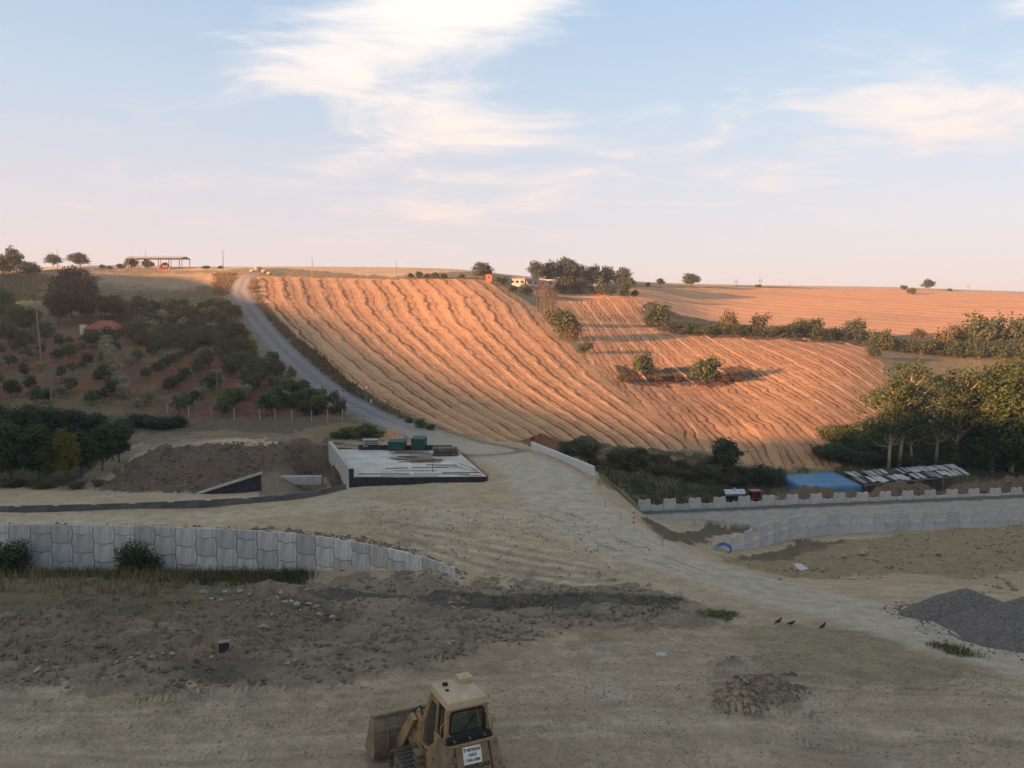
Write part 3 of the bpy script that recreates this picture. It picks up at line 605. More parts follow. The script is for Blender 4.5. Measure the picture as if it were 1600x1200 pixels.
# ------------------------------------------------------------------ trees and bushes
M_BARK = mat('bark', (0.17, 0.125, 0.085), 0.95, 0.35, 4, 0.6, stretch=(1, 1, 0.2), rnd=0.2)
M_BARKP = mat('pale_bark', (0.36, 0.27, 0.17), 0.9, 0.30, 3, 0.5, stretch=(1, 1, 0.25), rnd=0.15)
LV = {'dark': leaf_mat('leaf_dark', (0.026, 0.042, 0.018), (0.095, 0.120, 0.052)),
      'mid': leaf_mat('leaf_mid', (0.038, 0.062, 0.020), (0.150, 0.185, 0.064)),
      'ash': leaf_mat('leaf_ash', (0.032, 0.054, 0.017), (0.105, 0.138, 0.044), 0.28),
      'olive': leaf_mat('leaf_olive', (0.13, 0.125, 0.068), (0.42, 0.36, 0.20)),
      'yellow': leaf_mat('leaf_yellow', (0.055, 0.062, 0.014), (0.190, 0.165, 0.035), 0.35),
      'scrub': leaf_mat('leaf_scrub', (0.052, 0.046, 0.022), (0.150, 0.120, 0.055)),
      'twig': leaf_mat('leaf_twig', (0.10, 0.060, 0.045), (0.24, 0.155, 0.110), 0.1),
      'bluegreen': leaf_mat('leaf_far', (0.030, 0.047, 0.030), (0.085, 0.115, 0.068))}
def leaf_mesh(name, pos, nrm, size, tint, material):
    n = len(pos); r = RNG.normal(size=(n, 3)); t = np.cross(nrm, r); t /= np.linalg.norm(t, axis=1)[:, None] + 1e-9; b = np.cross(nrm, t)
    s = size[:, None] if isinstance(size, np.ndarray) else size
    v = np.stack([pos - t * s * .5, pos + b * s * .36, pos + t * s * .5 + nrm * s * 0.12, pos - b * s * .36], 1).reshape(-1, 3)
    me = bpy.data.meshes.new(name); me.vertices.add(n * 4); me.vertices.foreach_set('co', v.astype(np.float32).ravel())
    me.loops.add(n * 4); me.loops.foreach_set('vertex_index', np.arange(n * 4, dtype=np.int32))
    me.polygons.add(n); me.polygons.foreach_set('loop_start', np.arange(0, n * 4, 4, dtype=np.int32)); me.polygons.foreach_set('loop_total', np.full(n, 4, np.int32)); me.update()
    a = me.attributes.new('tint', 'FLOAT', 'POINT'); a.data.foreach_set('value', np.repeat(tint, 4).astype(np.float32))
    me.materials.append(material); return me
def crown(name, lobes, n, leaf, material, rng):
    L = np.array(lobes, float); vol = (L[:, 3] * L[:, 4] * L[:, 5]) ** 0.7; k = rng.choice(len(L), n, p=vol / vol.sum())
    d = rng.normal(size=(n, 3)); d /= np.linalg.norm(d, axis=1)[:, None]
    lump = 1 + 0.40 * np.sin(d[:, 0] * 5 + k * 1.3) * np.sin(d[:, 1] * 6 + k * 2.1) + 0.14 * np.sin(d[:, 2] * 9 + k)
    r = (0.40 + 0.60 * rng.random(n) ** 0.6) * lump * np.where(rng.random(n) < .10, 1 + .35 * rng.random(n), 1)
    pos = L[k, :3] + d * L[k, 3:6] * r[:, None]
    nr = d + rng.normal(size=(n, 3)) * 0.75; nr[:, 2] += 0.25; nr /= np.linalg.norm(nr, axis=1)[:, None]
    tint = np.clip(0.5 + 0.28 * rng.normal(size=n) * 0.6 + 0.22 * np.sin(k * 2.7), 0, 1)
    return leaf_mesh(name, pos, nr, leaf * (0.6 + 0.8 * rng.random(n)), tint, material)
def tree_kind(H, Wd, bole, nl, n, leaf, lv, seed, bark, flat=0.75, lean=0.0, sparse=False):
    """trunk and crown meshes for a tree of height H and crown width Wd"""
    rng = np.random.default_rng(seed); lobes = []; tb = MB()
    top = (lean, 0.2 * rng.normal() * Wd * .1, H * 0.82)
    r0 = max(0.035 * H * 0.5, 0.05) * (0.7 if sparse else 1)
    pts = [(0, 0, -0.3), (lean * .12 + .04 * rng.normal(), .04 * rng.normal(), H * .2), (lean * .45, .05 * rng.normal(), H * .45), (lean * .8, 0.1 * rng.normal(), H * .66), top]
    tb.tube(pts, [r0 * 1.25, r0, r0 * .8, r0 * .55, r0 * .2], 7)
    for i in range(nl):
        f = (i + .5) / nl; a = i * 2.399 + rng.random(); zc = bole + (H - bole) * (0.18 + 0.68 * f)
        w = (1 - abs(f - 0.38) * 1.05) * Wd * 0.5; rr = w * (0.35 + (0.75 if sparse else 0.45) * rng.random())
        lr = Wd * (0.13 + 0.14 * rng.random() ** 1.5) * (0.66 if sparse else 1)
        c = (lean * zc / H + rr * math.cos(a), rr * math.sin(a), zc); lobes.append((*c, lr, lr, lr * flat))
        t = min(max((zc - lr * 1.6) / H, .12), .8); b0 = (np.interp(t, [0, .2, .45, .66, .82], [p[0] for p in pts]), 0, t * H)
        tb.tube([b0, ((b0[0] + c[0]) / 2, c[1] * .42, (b0[2] + c[2]) / 2 - .05 * H * rng.random()), c], [r0 * .5, r0 * .34, r0 * .1], 5, cap=False)
    if not sparse: lobes.append((lean * .6, 0, bole + (H - bole) * 0.5, Wd * .30, Wd * .30, (H - bole) * .36))
    return tb.mesh('trunk', bark, smooth=True), crown('crown', lobes, n, leaf, LV[lv], rng), H, Wd
def bush_kind(H, Wd, nl, n, leaf, lv, seed):
    rng = np.random.default_rng(seed); lobes = [(0, 0, H * .45, Wd * .32, Wd * .32, H * .42)]; tb = MB()
    for i in range(nl):
        a = i * 2.399 + rng.random(); rr = Wd * .34 * (0.4 + .6 * rng.random()); z = H * (0.22 + .55 * rng.random()); lr = Wd * (.14 + .1 * rng.random())
        lobes.append((rr * math.cos(a), rr * math.sin(a), z, lr, lr, min(lr, H * .3)))
        tb.tube([(0, 0, -.15), (rr * .4 * math.cos(a), rr * .4 * math.sin(a), z * .5), (rr * math.cos(a), rr * math.sin(a), z)], [.03 * H * .5, .018 * H * .5, .008 * H], 4, cap=False)
    return tb.mesh('stem', M_BARK, smooth=True), crown('foliage', lobes, n, leaf, LV[lv], rng), H, Wd
def bare_kind(H, seed):
    rng = np.random.default_rng(seed); tb = MB()
    for i in range(5):
        a = rng.random() * 6.3; q = [(0.2 * math.cos(a), .2 * math.sin(a), -.2), (.35 * math.cos(a), .35 * math.sin(a), H * .4), (.9 * math.cos(a), .9 * math.sin(a), H * (.75 + .25 * rng.random()))]; tb.tube(q, [.05, .035, .012], 4, cap=False)
        for j in range(9):
            t = .3 + .07 * j; b = Vector(q[1]).lerp(Vector(q[2]), t); e = b + Vector((rng.normal() * .5, rng.normal() * .5, .5 + .4 * rng.random())); tb.tube([b, e], [.02, .006], 3, cap=False)
    me = tb.mesh('trunk', M_BARK)
    c = crown('crown', [(0, 0, H * .72, 1.3, 1.3, H * .3)], 260, .16, LV['twig'], rng)
    return me, c, H, 2.6
K = {
 'round': [tree_kind(8, 8, 1.4, 13, 3600, .42, 'mid', 100 + i, M_BARK) for i in range(3)],
 'dark': [tree_kind(8, 7, 1.0, 13, 3800, .40, 'dark', 120 + i, M_BARK) for i in range(3)],
 'far': [tree_kind(8, 9, 1.2, 12, 2600, .50, 'bluegreen', 140 + i, M_BARK, .7) for i in range(3)],
 'ash': [tree_kind(16, 8.5, 3.0, 34, 3000, .32, 'ash', 160 + i, M_BARKP, .8, ln, True) for i, ln in enumerate((-1.6, 0.5, 1.2))],
 'grove': [tree_kind(14, 9, .4, 30, 9500, .36, 'ash', 170 + i, M_BARKP, .9) for i in range(3)],
 'fruit': [tree_kind(3.2, 3.2, .6, 8, 620, .30, 'mid', 180 + i, M_BARK) for i in range(4)],
 'fruitd': [tree_kind(3.2, 3.0, .5, 8, 620, .30, 'dark', 190 + i, M_BARK) for i in range(3)],
 'olive': [tree_kind(3.4, 3.4, .5, 9, 800, .27, 'olive', 200 + i, M_BARK) for i in range(3)],
 'yellow': [tree_kind(7, 4.6, .9, 12, 3000, .32, 'yellow', 210 + i, M_BARK) for i in range(2)],
 'bush': [bush_kind(2.6, 3.6, 9, 1500, .24, 'dark', 220 + i) for i in range(3)],
 'bushm': [bush_kind(2.6, 3.6, 9, 1500, .24, 'mid', 230 + i) for i in range(3)],
 'scrub': [bush_kind(1.6, 2.8, 8, 800, .20, 'scrub', 240 + i) for i in range(3)],
 'near': [bush_kind(2.8, 3.2, 14, 5200, .135, 'dark', 250 + i) for i in range(2)],
 'bare': [bare_kind(7, 260 + i) for i in range(2)]}
CNT = [0]
def place(kind, px, py, hpx, wpx, name, label, cat='tree', group=None, at=None, ymin=9.0):
    x, y, z = at or G(px, py, ymin); z = hz(x, y); CNT[0] += 1
    tr, cr, H, Wd = K[kind][CNT[0] % len(K[kind])]
    sh = hpx * y / F / H; sw = wpx * y / F / Wd
    e = empty(name, (x, y, z - 0.05), random.random() * 6.28 if kind != 'ash' else (random.random() - .5) * .9)
    e.scale = (sw, sw, sh)
    bushy = kind in ('bush', 'bushm', 'scrub', 'near')
    link('stem' if bushy else 'trunk', tr, e); link('foliage' if bushy else 'crown', cr, e)
    return tag(e, label, cat, group)
J = lambda a: (random.random() - .5) * 2 * a
# left thicket below the orchard
for px, py, h, w in ((-40,757,105,85),(18,757,100,75),(62,752,92,66),(128,748,84,62),(160,735,74,58),(186,722,60,50),(-10,728,95,75),(36,716,84,66),(82,706,74,62),(122,704,66,58),(156,700,56,54),(190,698,44,46),(0,690,62,60),(55,684,52,56),(110,682,45,52)):
    place('dark', px, py, h, w, 'broadleaf_tree', ('tall' if h > 80 else 'lower') + ' dark broadleaf tree in the thicket below the orchard, ' + ('in its front row' if py > 730 else 'behind its front row' if py > 695 else 'at its back edge'), group='thicket trees below the orchard')
place('yellow', 108, 757, 92, 52, 'broadleaf_tree', 'yellowish green tree standing out at the front of the dark thicket')
place('yellow', 74, 756, 66, 38, 'broadleaf_tree', 'short yellow-green tree left of the taller yellowish tree in the thicket')
for i in range(11):
    place('bush', 200 + i * 8 + J(3), 668 + J(4), 20 + J(5), 34 + J(6), 'bush', 'low dark bush in the scrub strip along the dirt track', 'bush', 'scrub strip by the dirt track')
for px, py, h, w in ((25,760,16,40),(70,764,18,44),(120,764,14,36),(155,760,14,30),(-20,762,20,46)):
    place('scrub', px, py, h, w, 'bush', 'brownish low shrub at the foot of the dark thicket', 'bush', 'shrubs at the foot of the thicket')
# orchard rows on red soil
P_OR2 = world_poly([(-200,645),(-200,545),(0,545),(130,535),(330,530),(395,545),(455,595),(525,648),(340,652),(200,640)])
ox = np.arange(-140, -10, 7.8)
for i, x0 in enumerate(ox):
    for y0 in np.arange(118, 215, 2.9):
        x = x0 - (y0 - 118) * 0.10 + J(.35); y = y0 + J(1.0)
        if not inside(P_OR2, np.array([x]), np.array([y]))[0]: continue
        pxx = 800 + F * x / y
        if pxx < -60: continue
        if abs(pxx - 166) < 40 and 180 < y < 216: continue
        ol = False and abs(pxx - (196 - (y - 140) * .45)) < 13 and y < 190
        if ol:
            place('olive', 0, 0, 3.0 * F / y, 3.8 * F / y, 'olive_tree', 'pale silvery olive tree in the single light row of the orchard', group='pale olive row', at=(x, y, 0)); continue
        if random.random() < 0.14 or float(fbm(np.array([x0 * .37]), np.array([y / 7.0]), 2, 33)[0]) < -0.32: continue
        s = 2.2 + random.random() * 1.3 + (0.8 if pxx > 300 else 0)
        if random.random() < .16: place('olive', 0, 0, s * .8 * F / y, s * F / y, 'fruit_tree', 'small pale-leaved fruit tree scattered among the dark orchard trees', group='pale trees scattered in the orchard', at=(x, y, 0))
        else: 
            kd = random.choice(('fruit', 'fruitd'))
            wh = 'just above the concrete fence posts' if y < 132 and pxx > 240 else 'near the short pale pole' if abs(pxx - 82) < 45 and y < 150 else 'beside the pale olive row' if abs(pxx - (196 - (y - 140) * .45)) < 45 and y < 190 else 'around the tall leaning pole' if abs(pxx - 65) < 45 else 'below the mixed tree belt' if y > 168 else 'below the overgrown corner' if pxx > 300 else 'at the outer end of the rows'
            place(kd, 0, 0, s * F / y, s * 1.0 * F / y, 'fruit_tree', ('bigger ' if s > 3.1 else 'small ') + ('dark green' if kd == 'fruitd' else 'mid-green') + ' fruit tree on red orchard soil ' + wh, group='orchard fruit trees', at=(x, y, 0))
for i in range(17):
    t = i / 16; place('olive', 160 + 36 * t + J(3), 540 + 84 * t, 25 + J(3), 30 + J(4), 'olive_tree', 'pale silvery olive tree in the single light row of the orchard', group='pale olive row')
# denser growth on the right flank of the orchard by the road
for i in range(62):
    t = random.random(); px = 360 + 165 * t + J(26); py = 548 + 100 * t + J(8) + random.random() * 26
    if py > 655 or px > 535: continue
    hh_ = 22 + J(8)
    place(random.choice(('fruit', 'bushm', 'fruitd', 'scrub')), px, py, hh_, 30 + J(8), 'fruit_tree', 'untended ' + ('taller' if hh_ > 24 else 'low') + ' olive-green growth in the overgrown orchard corner ' + ('near its fence posts' if py > 632 else 'along the gravel road' if px > 395 + (py - 560) else 'next to the orchard rows'), group='overgrown orchard corner')
# tree belt above the orchard
for i in range(165):
    px = 125 + 255 * random.random(); py = 492 + 52 * random.random()
    if px > 350 + (py - 490) * .5: continue
    k = random.choice(('round', 'dark', 'fruit', 'olive', 'fruitd', 'round')); s = (26 + J(10)) * (0.8 if k == 'olive' else 1)
    if abs(px - 164) < 40 and 500 < py < 540: continue
    place(k, px, py, s, s * 1.15, 'garden_tree', {'olive': 'pale grey-green', 'dark': 'dark-leaved', 'fruitd': 'small dark', 'fruit': 'small green', 'round': 'rounded green'}[k] + ' tree of the belt above the orchard, ' + ('near the red-roofed house' if px < 205 else 'towards the gravel road' if px > 300 else 'below the crop plot' if py < 515 else 'on its lower fringe'), group='pale trees of the belt' if k == 'olive' else 'green trees of the belt')
for px, py, h, w in ((112,496,84,78),(135,505,70,60),(92,508,60,50)):
    place('dark', px, py, h, w, 'broadleaf_tree', {84: 'tallest dark broadleaf tree rising above the orchard belt', 70: 'dark tree leaning against the right of the tallest orchard tree', 60: 'dark tree under the left of the tallest orchard tree'}[h])
for px, py, h, w in ((4,508,58,56),(26,520,46,44),(50,520,40,40),(-30,510,55,60),(70,535,34,36),(14,540,36,40),(40,545,30,36)):
    place('round', px, py, h, w, 'broadleaf_tree', 'green broadleaf tree above the left part of the orchard, below the maize', group='trees below the maize')
place('round', 367, 500, 26, 30, 'broadleaf_tree', 'round bright green tree leaning over the edge of the gravel road')
# skyline, left
for px, py, h, w, lb in ((-20,430,42,60,'dark rounded tree at the end of the skyline thicket'),(22,430,46,40,'tallest pointed tree of the skyline thicket above the maize'),(45,431,26,44,'low spreading tree at the right of the skyline thicket'),(4,431,34,40,'bushy tree in the middle of the skyline thicket'),
                     (83,413,20,34,'small round lone tree on the skyline right of the thicket'),(125,416,24,36,'lone spreading tree on the skyline left of the open shed')):
    place('far', px, py + 2, h, w, 'skyline_tree', lb, ymin=200)
for px, h, w in ((188,9,16),(205,20,28),(232,16,24),(258,11,14),(160,8,14),(172,6,12),(322,6,18),(345,6,14)):
    place('far', px, 421, h, w, 'skyline_bush', 'small tree or bush on the skyline around the open-sided shed', 'bush', 'skyline bushes around the open shed', ymin=200)
# skyline, farmstead
for px, h, w in ((642,10,14),(655,12,16),(668,9,14),(681,11,16),(694,9,14),(722,8,14)):
    place('far', px, 436, h, w, 'skyline_bush', 'low dark bush in the row at the top edge of the striped field', 'bush', 'bush row at the top edge of the striped field', ymin=200)
place('far', 754, 437, 29, 42, 'skyline_tree', 'round tree standing alone beside the small orange-walled hut', ymin=200)
for px, py, h, w in ((838,444,36,34),(858,446,38,40),(880,448,48,48),(902,450,36,36),(928,450,36,36),(950,450,36,36),(972,452,34,36),(986,455,22,22)):
    place('far', px, py, h, w, 'farm_tree', 'tall rounded dark tree in the clump around the hilltop farmstead', group='farmstead trees', ymin=200)
for px, py, h, w in ((785,446,14,26),(800,456,10,18),(822,458,12,30),(880,458,26,34),(905,458,24,40),(935,460,20,34),(952,462,12,26),(975,462,20,22),(992,462,10,16)):
    place('bush', px, py, h, w, 'bush', 'dark bush at the foot of the hilltop farmstead trees', 'bush', 'bushes below the farmstead trees', ymin=200)
place('far', 1080, 448, 22, 40, 'skyline_tree', 'lone wide-crowned tree on the skyline right of the farmstead', ymin=250)
place('far', 1032, 447, 12, 17, 'skyline_tree', 'small lone skyline tree between the farmstead and the wide-crowned tree', ymin=250)
place('far', 1451, 453, 17, 26, 'skyline_tree', 'lone round tree on the skyline above the upper stubble field', ymin=250)
for px, py, h, w in ((1413,453,8,14),(1425,460,11,16),(1484,455,5,10),(1186,449,5,12),(1012,447,6,10)):
    place('bush', px, py, h, w, 'bush', 'tiny bush along the crest of the upper stubble field', 'bush', 'crest bushes', ymin=250)
for px, h in ((1150,12),(1188,14),(1513,9),(1234,6)):
    place('bare', px, 449, h, h * .6, 'bare_sapling', 'thin bare sapling on the crest of the upper stubble field', group='crest saplings', ymin=250)
# hedges and bushes of the fields
place('bush', 884, 528, 46, 58, 'bush', 'large dark bush on the right edge of the striped field', 'bush')
place('scrub', 866, 506, 26, 34, 'bush', 'brownish shrub under the bare saplings at the field edge', 'bush')
place('scrub', 896, 532, 26, 34, 'bush', 'brown shrub at the right foot of the large dark field-edge bush', 'bush')
place('bush', 913, 552, 19, 30, 'bush', 'small round bush below the large dark bush at the field edge', 'bush')
for px, py, h in ((842,488,46),(850,492,58),(857,496,50),(864,494,44)):
    place('bare', px, py, h, 26, 'bare_sapling', 'leafless pinkish sapling in the clump at the right edge of the striped field', group='bare saplings at the field edge')
place('bush', 1026, 508, 38, 52, 'bush', 'big rounded bush at the left end of the hedge between the stubble fields', 'bush')
for px, py, h, w in ((1052,518,14,36),(1075,520,15,40),(1100,522,14,40),(1125,523,16,40),(1150,524,17,40),(1175,525,15,40),(1200,526,16,42),(1228,527,19,44),(1282,530,18,44),(1310,531,18,40),(1350,536,20,40),(1375,546,24,44),(1365,560,16,30),(1392,548,20,40),(1412,550,20,44),(1440,554,22,50),(1470,556,22,50),(1500,558,24,50),(1530,560,24,54),(1560,560,26,54),(1590,560,26,54),(1620,560,26,54)):
    place('bush', px, py, h * 1.15, w, 'hedge_bush', 'low dark bush in the hedge between the stubble fields, ' + ('near its big end bush' if px < 1110 else 'above the uncut island' if px < 1240 else 'where the hedge bends downhill' if px < 1400 else 'above the dense grove'), 'bush', 'hedge between the stubble fields')
for px, py, h, w, k in ((1140,516,32,34,'scrub'),(1187,517,28,36,'scrub'),(1256,526,30,58,'bush'),(1334,529,32,46,'bush'),(1378,545,32,46,'bush'),(1474,546,40,46,'scrub'),(1436,530,18,32,'scrub'),(1540,548,62,84,'bush'),(1592,546,52,60,'bush'),(1500,540,34,50,'scrub')):
    place(k, px, py, h, w, 'hedge_bush', 'taller rounded bush rising out of the hedge between the stubble fields' if k == 'bush' else 'thin brownish bush rising out of the hedge between the stubble fields', 'bush', 'tall hedge bushes' if k == 'bush' else 'brown hedge bushes')
place('bush', 1003, 584, 36, 42, 'bush', 'narrow dark bush at the left of the uncut island in the field', 'bush')
place('bush', 1100, 598, 42, 58, 'bush', 'broad dark bush at the right of the uncut island in the field', 'bush')
for px, h, w in ((975,14,30),(1030,13,36),(1055,14,36),(1130,15,36),(1150,10,30)):
    place('scrub', px, 596, h, w, 'bush', 'low brown shrub in the uncut island of the lower field', 'bush', 'shrubs in the uncut island')
place('dark', 1134, 742, 58, 68, 'broadleaf_tree', 'squat dark tree at the foot of the lower stubble field')
for px, py, h, w in ((1180,757,34,54),(1205,760,30,44),(1160,752,24,44),(1105,748,22,40),(1212,752,24,40)):
    place('bush', px, py, h, w, 'bush', 'dark bush beside the squat tree and the blue tarpaulin shelter', 'bush', 'bushes beside the blue shelter')
for i in range(62):
    t = random.random(); px = 880 + 290 * t; py = 702 + 50 * t + J(12) + 8 * random.random()
    place(random.choice(('scrub', 'scrub', 'scrub', 'scrub', 'bush')), px, py, 14 + J(6), 32 + J(8), 'bush', 'low brown-green shrub on the scrub slope ' + ('just behind the right parapet' if px < 960 else 'below the lower stubble field' if px < 1070 else 'beside the squat dark tree'), 'bush', 'scrub slope shrubs')
# grove in the hollow, right
for px, py, h, w, lb in ((1388,736,160,104,'tall pale-trunked tree leaning over the blue shelter'),(1405,735,190,112,'tall forked pale-trunked tree, highest over the torn roof'),(1424,734,140,80,'slim pale-trunked tree between the forked tree and the grove'),
                     (1462,733,164,96,'pale-trunked tree at the left front of the dense grove'),(1491,733,178,104,'upright pale-trunked tree at the front of the dense grove')):
    place('ash', px, py, h, w, 'ash_tree', lb)
for px, py, h, w in ((1548,736,160,120),(1580,738,170,120),(1612,738,182,140),(1650,738,190,130),(1528,712,140,110),(1570,710,158,130),(1605,708,160,130),(1635,712,165,130)):
    place('grove', px, py, h, w, 'grove_tree', ('tall leafy tree in the front of the dense grove' if py > 730 else 'leafy tree in the back of the dense grove') + ' right of the pale trunks', group='dense grove trees')
for i in range(20):
    px = 1300 + 320 * i / 19 + J(8); place('bush', px, 720 + J(6) + 10 * (px > 1400), (20 if px < 1480 else 46) + J(9), 56, 'bush', 'dark undergrowth bush ' + ('left of the leaning pale-trunked tree' if px < 1370 else 'under the pale-trunked trees' if px < 1490 else 'under the dense grove'), 'bush', 'undergrowth of the grove')
for i in range(16):
    px = 1290 + 110 * random.random(); py = 678 + 30 * random.random(); place('bushm', px, py, 15 + J(5), 36, 'bush', 'low green bush on the damp slope left of the pale-trunked trees', 'bush', 'bushes on the damp slope')
# by the panel wall
place('near', 214, 897, 62, 80, 'bush', 'round dark green bush standing before the middle of the panel wall', 'bush', ymin=49)
place('near', 12, 906, 64, 88, 'bush', 'dark leafy bush before the left end of the panel wall', 'bush', ymin=49)
for px, py, h, w in ((205,903,24,44),(232,902,18,40)):
    place('yellow', px, py, h, w, 'shrub', 'yellow-green shrub growing at the foot of the round bush', 'bush', 'yellow-green shrubs by the wall', ymin=49)
# roadside and track-side growth
for px, py, h, w in ((658,668,15,26),(672,671,10,20),(640,660,9,18),(545,684,18,40),(570,680,20,42),(525,684,12,30),(595,684,12,26)):
    place('bushm', px, py, h, w, 'bush', 'small green bush beside the lower gravel road', 'bush', 'bushes beside the lower gravel road')

# ------------------------------------------------------------------ grasses and weeds (uncountable)
def grass(name, label, pts, h, w, lv, blades=7, cat='grass', parent=None):
    n = len(pts); k = n * blades
    P = np.repeat(np.array([(x, y, float(raw_h(x, y))) for x, y in pts]), blades, 0); hh = np.repeat(np.array([h * (0.5 + random.random()) for _ in range(n)]), blades)
    P[:, :2] += RNG.normal(size=(k, 2)) * (w * 2.4)
    a = RNG.random(k) * 6.28; d = np.stack([np.cos(a), np.sin(a), np.zeros(k)], -1); ln = RNG.normal(size=(k, 3)) * 0.35; ln[:, 2] = 1
    hb = hh * (0.6 + 0.6 * RNG.random(k)); tip = P + ln * hb[:, None]; wd = w * (0.4 + RNG.random(k)) * 0.35
    v = np.stack([P - d * wd[:, None] - [0, 0, .05], P + d * wd[:, None] - [0, 0, .05], tip], 1).reshape(-1, 3)
    me = bpy.data.meshes.new(name); me.from_pydata(v.tolist(), [], np.arange(k * 3).reshape(-1, 3).tolist())
    t = me.attributes.new('tint', 'FLOAT', 'POINT'); t.data.foreach_set('value', np.repeat(RNG.random(k), 3).astype(np.float32))
    me.materials.append(LV[lv]); return tag(link(name, me), label, cat, kind='stuff')
LV['dry'] = leaf_mat('dry_grass', (0.10, 0.080, 0.040), (0.28, 0.215, 0.11), 0.2)
LV['weed'] = leaf_mat('weeds', (0.04, 0.050, 0.018), (0.13, 0.135, 0.05), 0.25)
def scatter(pp, n, ymin=9.0):
    P = np.array([G(*p, ymin)[:2] for p in pp]); lo, hi = P.min(0), P.max(0); out = []
    while len(out) < n:
        q = lo + RNG.random((n * 3, 2)) * (hi - lo); q = q[inside(P, q[:, 0], q[:, 1])]; q = q[bil(hill_rd, q[:, 0] / q[:, 1], np.log(q[:, 1]), us, vs_) > 1.15]; q = q[fbm(q[:, 0] / 2.2, q[:, 1] / 2.2, 3, 5) > -0.25 + .5 * RNG.random(len(q)) - .25]; out += q.tolist()
        if len(q) == 0: break
    return out[:n]
def band(x0, x1, d0, d1, n):        # strip in front of the panel wall
    xs = x0 + RNG.random(n) * (x1 - x0); return [(x, float(yline(WALL_L, x)) - d0 - random.random() ** 1.8 * (d1 - d0)) for x in xs]
grass('dry_grass', 'tall dry straw-coloured grass at the foot of the panel wall', band(-46, -17, .3, 19, 2000), .55, .09, 'dry', 8)
grass('weeds', 'dark green weeds in the trench below the panel wall', band(-42, -14, 1.0, 15, 2600), .5, .11, 'weed', 8)
grass('roadside_grass', 'dry grass along both verges of the gravel hill road', scatter([(372,470),(395,500),(470,585),(560,650),(640,664),(700,684),(640,655),(540,600),(450,520),(405,470),(398,436),(388,436)], 2600), .7, .22, 'dry', 5)
grass('verge_weeds', 'green weeds on the verge between gravel road and striped field', scatter([(400,480),(470,550),(560,625),(640,662),(600,640),(500,560),(430,500)], 1200), .8, .25, 'weed', 5)
grass('bank_weeds', 'thin weeds over the turned soil of the foreground bank', scatter([(700,930),(900,925),(1060,935),(1160,965),(1000,968),(800,965)], 420) + scatter([(0,950),(430,925),(600,980),(300,1050),(0,1040)], 260), .16, .05, 'weed', 6)
grass('track_weeds', 'patch of green weeds at the edge of the haul track', scatter([(1085,948),(1150,958),(1140,972),(1090,962)], 200) + scatter([(1440,1003),(1500,1012),(1545,1030),(1490,1026)], 200), .14, .05, 'weed', 6)
grass('maize', 'yellowing maize field under the skyline thicket', scatter([(-200,432),(72,430),(92,442),(76,470),(-200,474)], 4200, 200), 1.6, .30, 'dry', 5, 'maize')
grass('melon_leaves', 'pale and green low crop leaves in the plot beside the gravel road', scatter([(150,448),(330,448),(345,470),(150,468)], 1600, 200), .7, .5, 'olive', 5, 'crop')
grass('crest_grass', 'dry golden grass on the bank beside the crest of the gravel road', scatter([(335,428),(368,428),(362,462),(340,462)], 1200, 200), .9, .3, 'dry', 5)
eg = [(8 + 25 * random.random(), 90 + 20 * random.random()) for _ in range(5200)]
eg = [p for p in eg if lin((8.55, 80), (2.55, 99.2), p[0], p[1]) < -2 and p[1] > float(yline(WALL_RB, p[0])) + .3 and hz(*p) < -5]
grass('embankment_grass', 'dry grass and weeds on the embankment behind the far toothed wall', eg, .45, .16, 'weed', 5)
grass('hollow_grass', 'green grass on the damp slope below the lower stubble field', scatter([(1275,672),(1400,665),(1500,690),(1420,735),(1335,728)], 1800, 100), .7, .25, 'weed', 6)

# ------------------------------------------------------------------ panel walls
M_PANEL = mat('panel_concrete', (0.51, 0.49, 0.45), 0.9, 0.20, 1.4, 0.25, rnd=0.18, stretch=(3, 3, .5), fine=10)
M_PANELW = mat('panel_inner', (0.50, 0.47, 0.42), 0.9, 0.16, 1.2, 0.25, rnd=0.08, fine=10)
M_BITU = mat('bitumen', (0.035, 0.037, 0.042), 0.8, 0.3, 2, 0.2)
M_PANELD = mat('panel_dark_grey', (0.12, 0.12, 0.12), 0.9, 0.3, 2, 0.2, rnd=.15)  # dark grey tone for the panel row at the plateau's far edge
M_CONC = mat('concrete', (0.44, 0.42, 0.38), 0.9, 0.18, 0.9, 0.3, fine=8)
M_CONCP = mat('pale_concrete', (0.60, 0.59, 0.56), 0.85, 0.12, 1.2, 0.2, rnd=.05)
M_WOOD = mat('weathered_wood', (0.24, 0.19, 0.135), 0.9, 0.4, 2.5, 0.4, rnd=0.35, stretch=(8, 1, 8))
M_WOODP = mat('pale_wood', (0.42, 0.36, 0.25), 0.9, 0.3, 2.5, 0.4, rnd=0.25, stretch=(8, 1, 8))
M_STEEL = mat('rusty_steel', (0.11, 0.085, 0.065), 0.7, 0.4, 6, 0.2, metal=.3)
M_GALV = mat('galvanised', (0.42, 0.42, 0.42), 0.55, 0.25, 3, 0.15, metal=.5, rnd=.25)
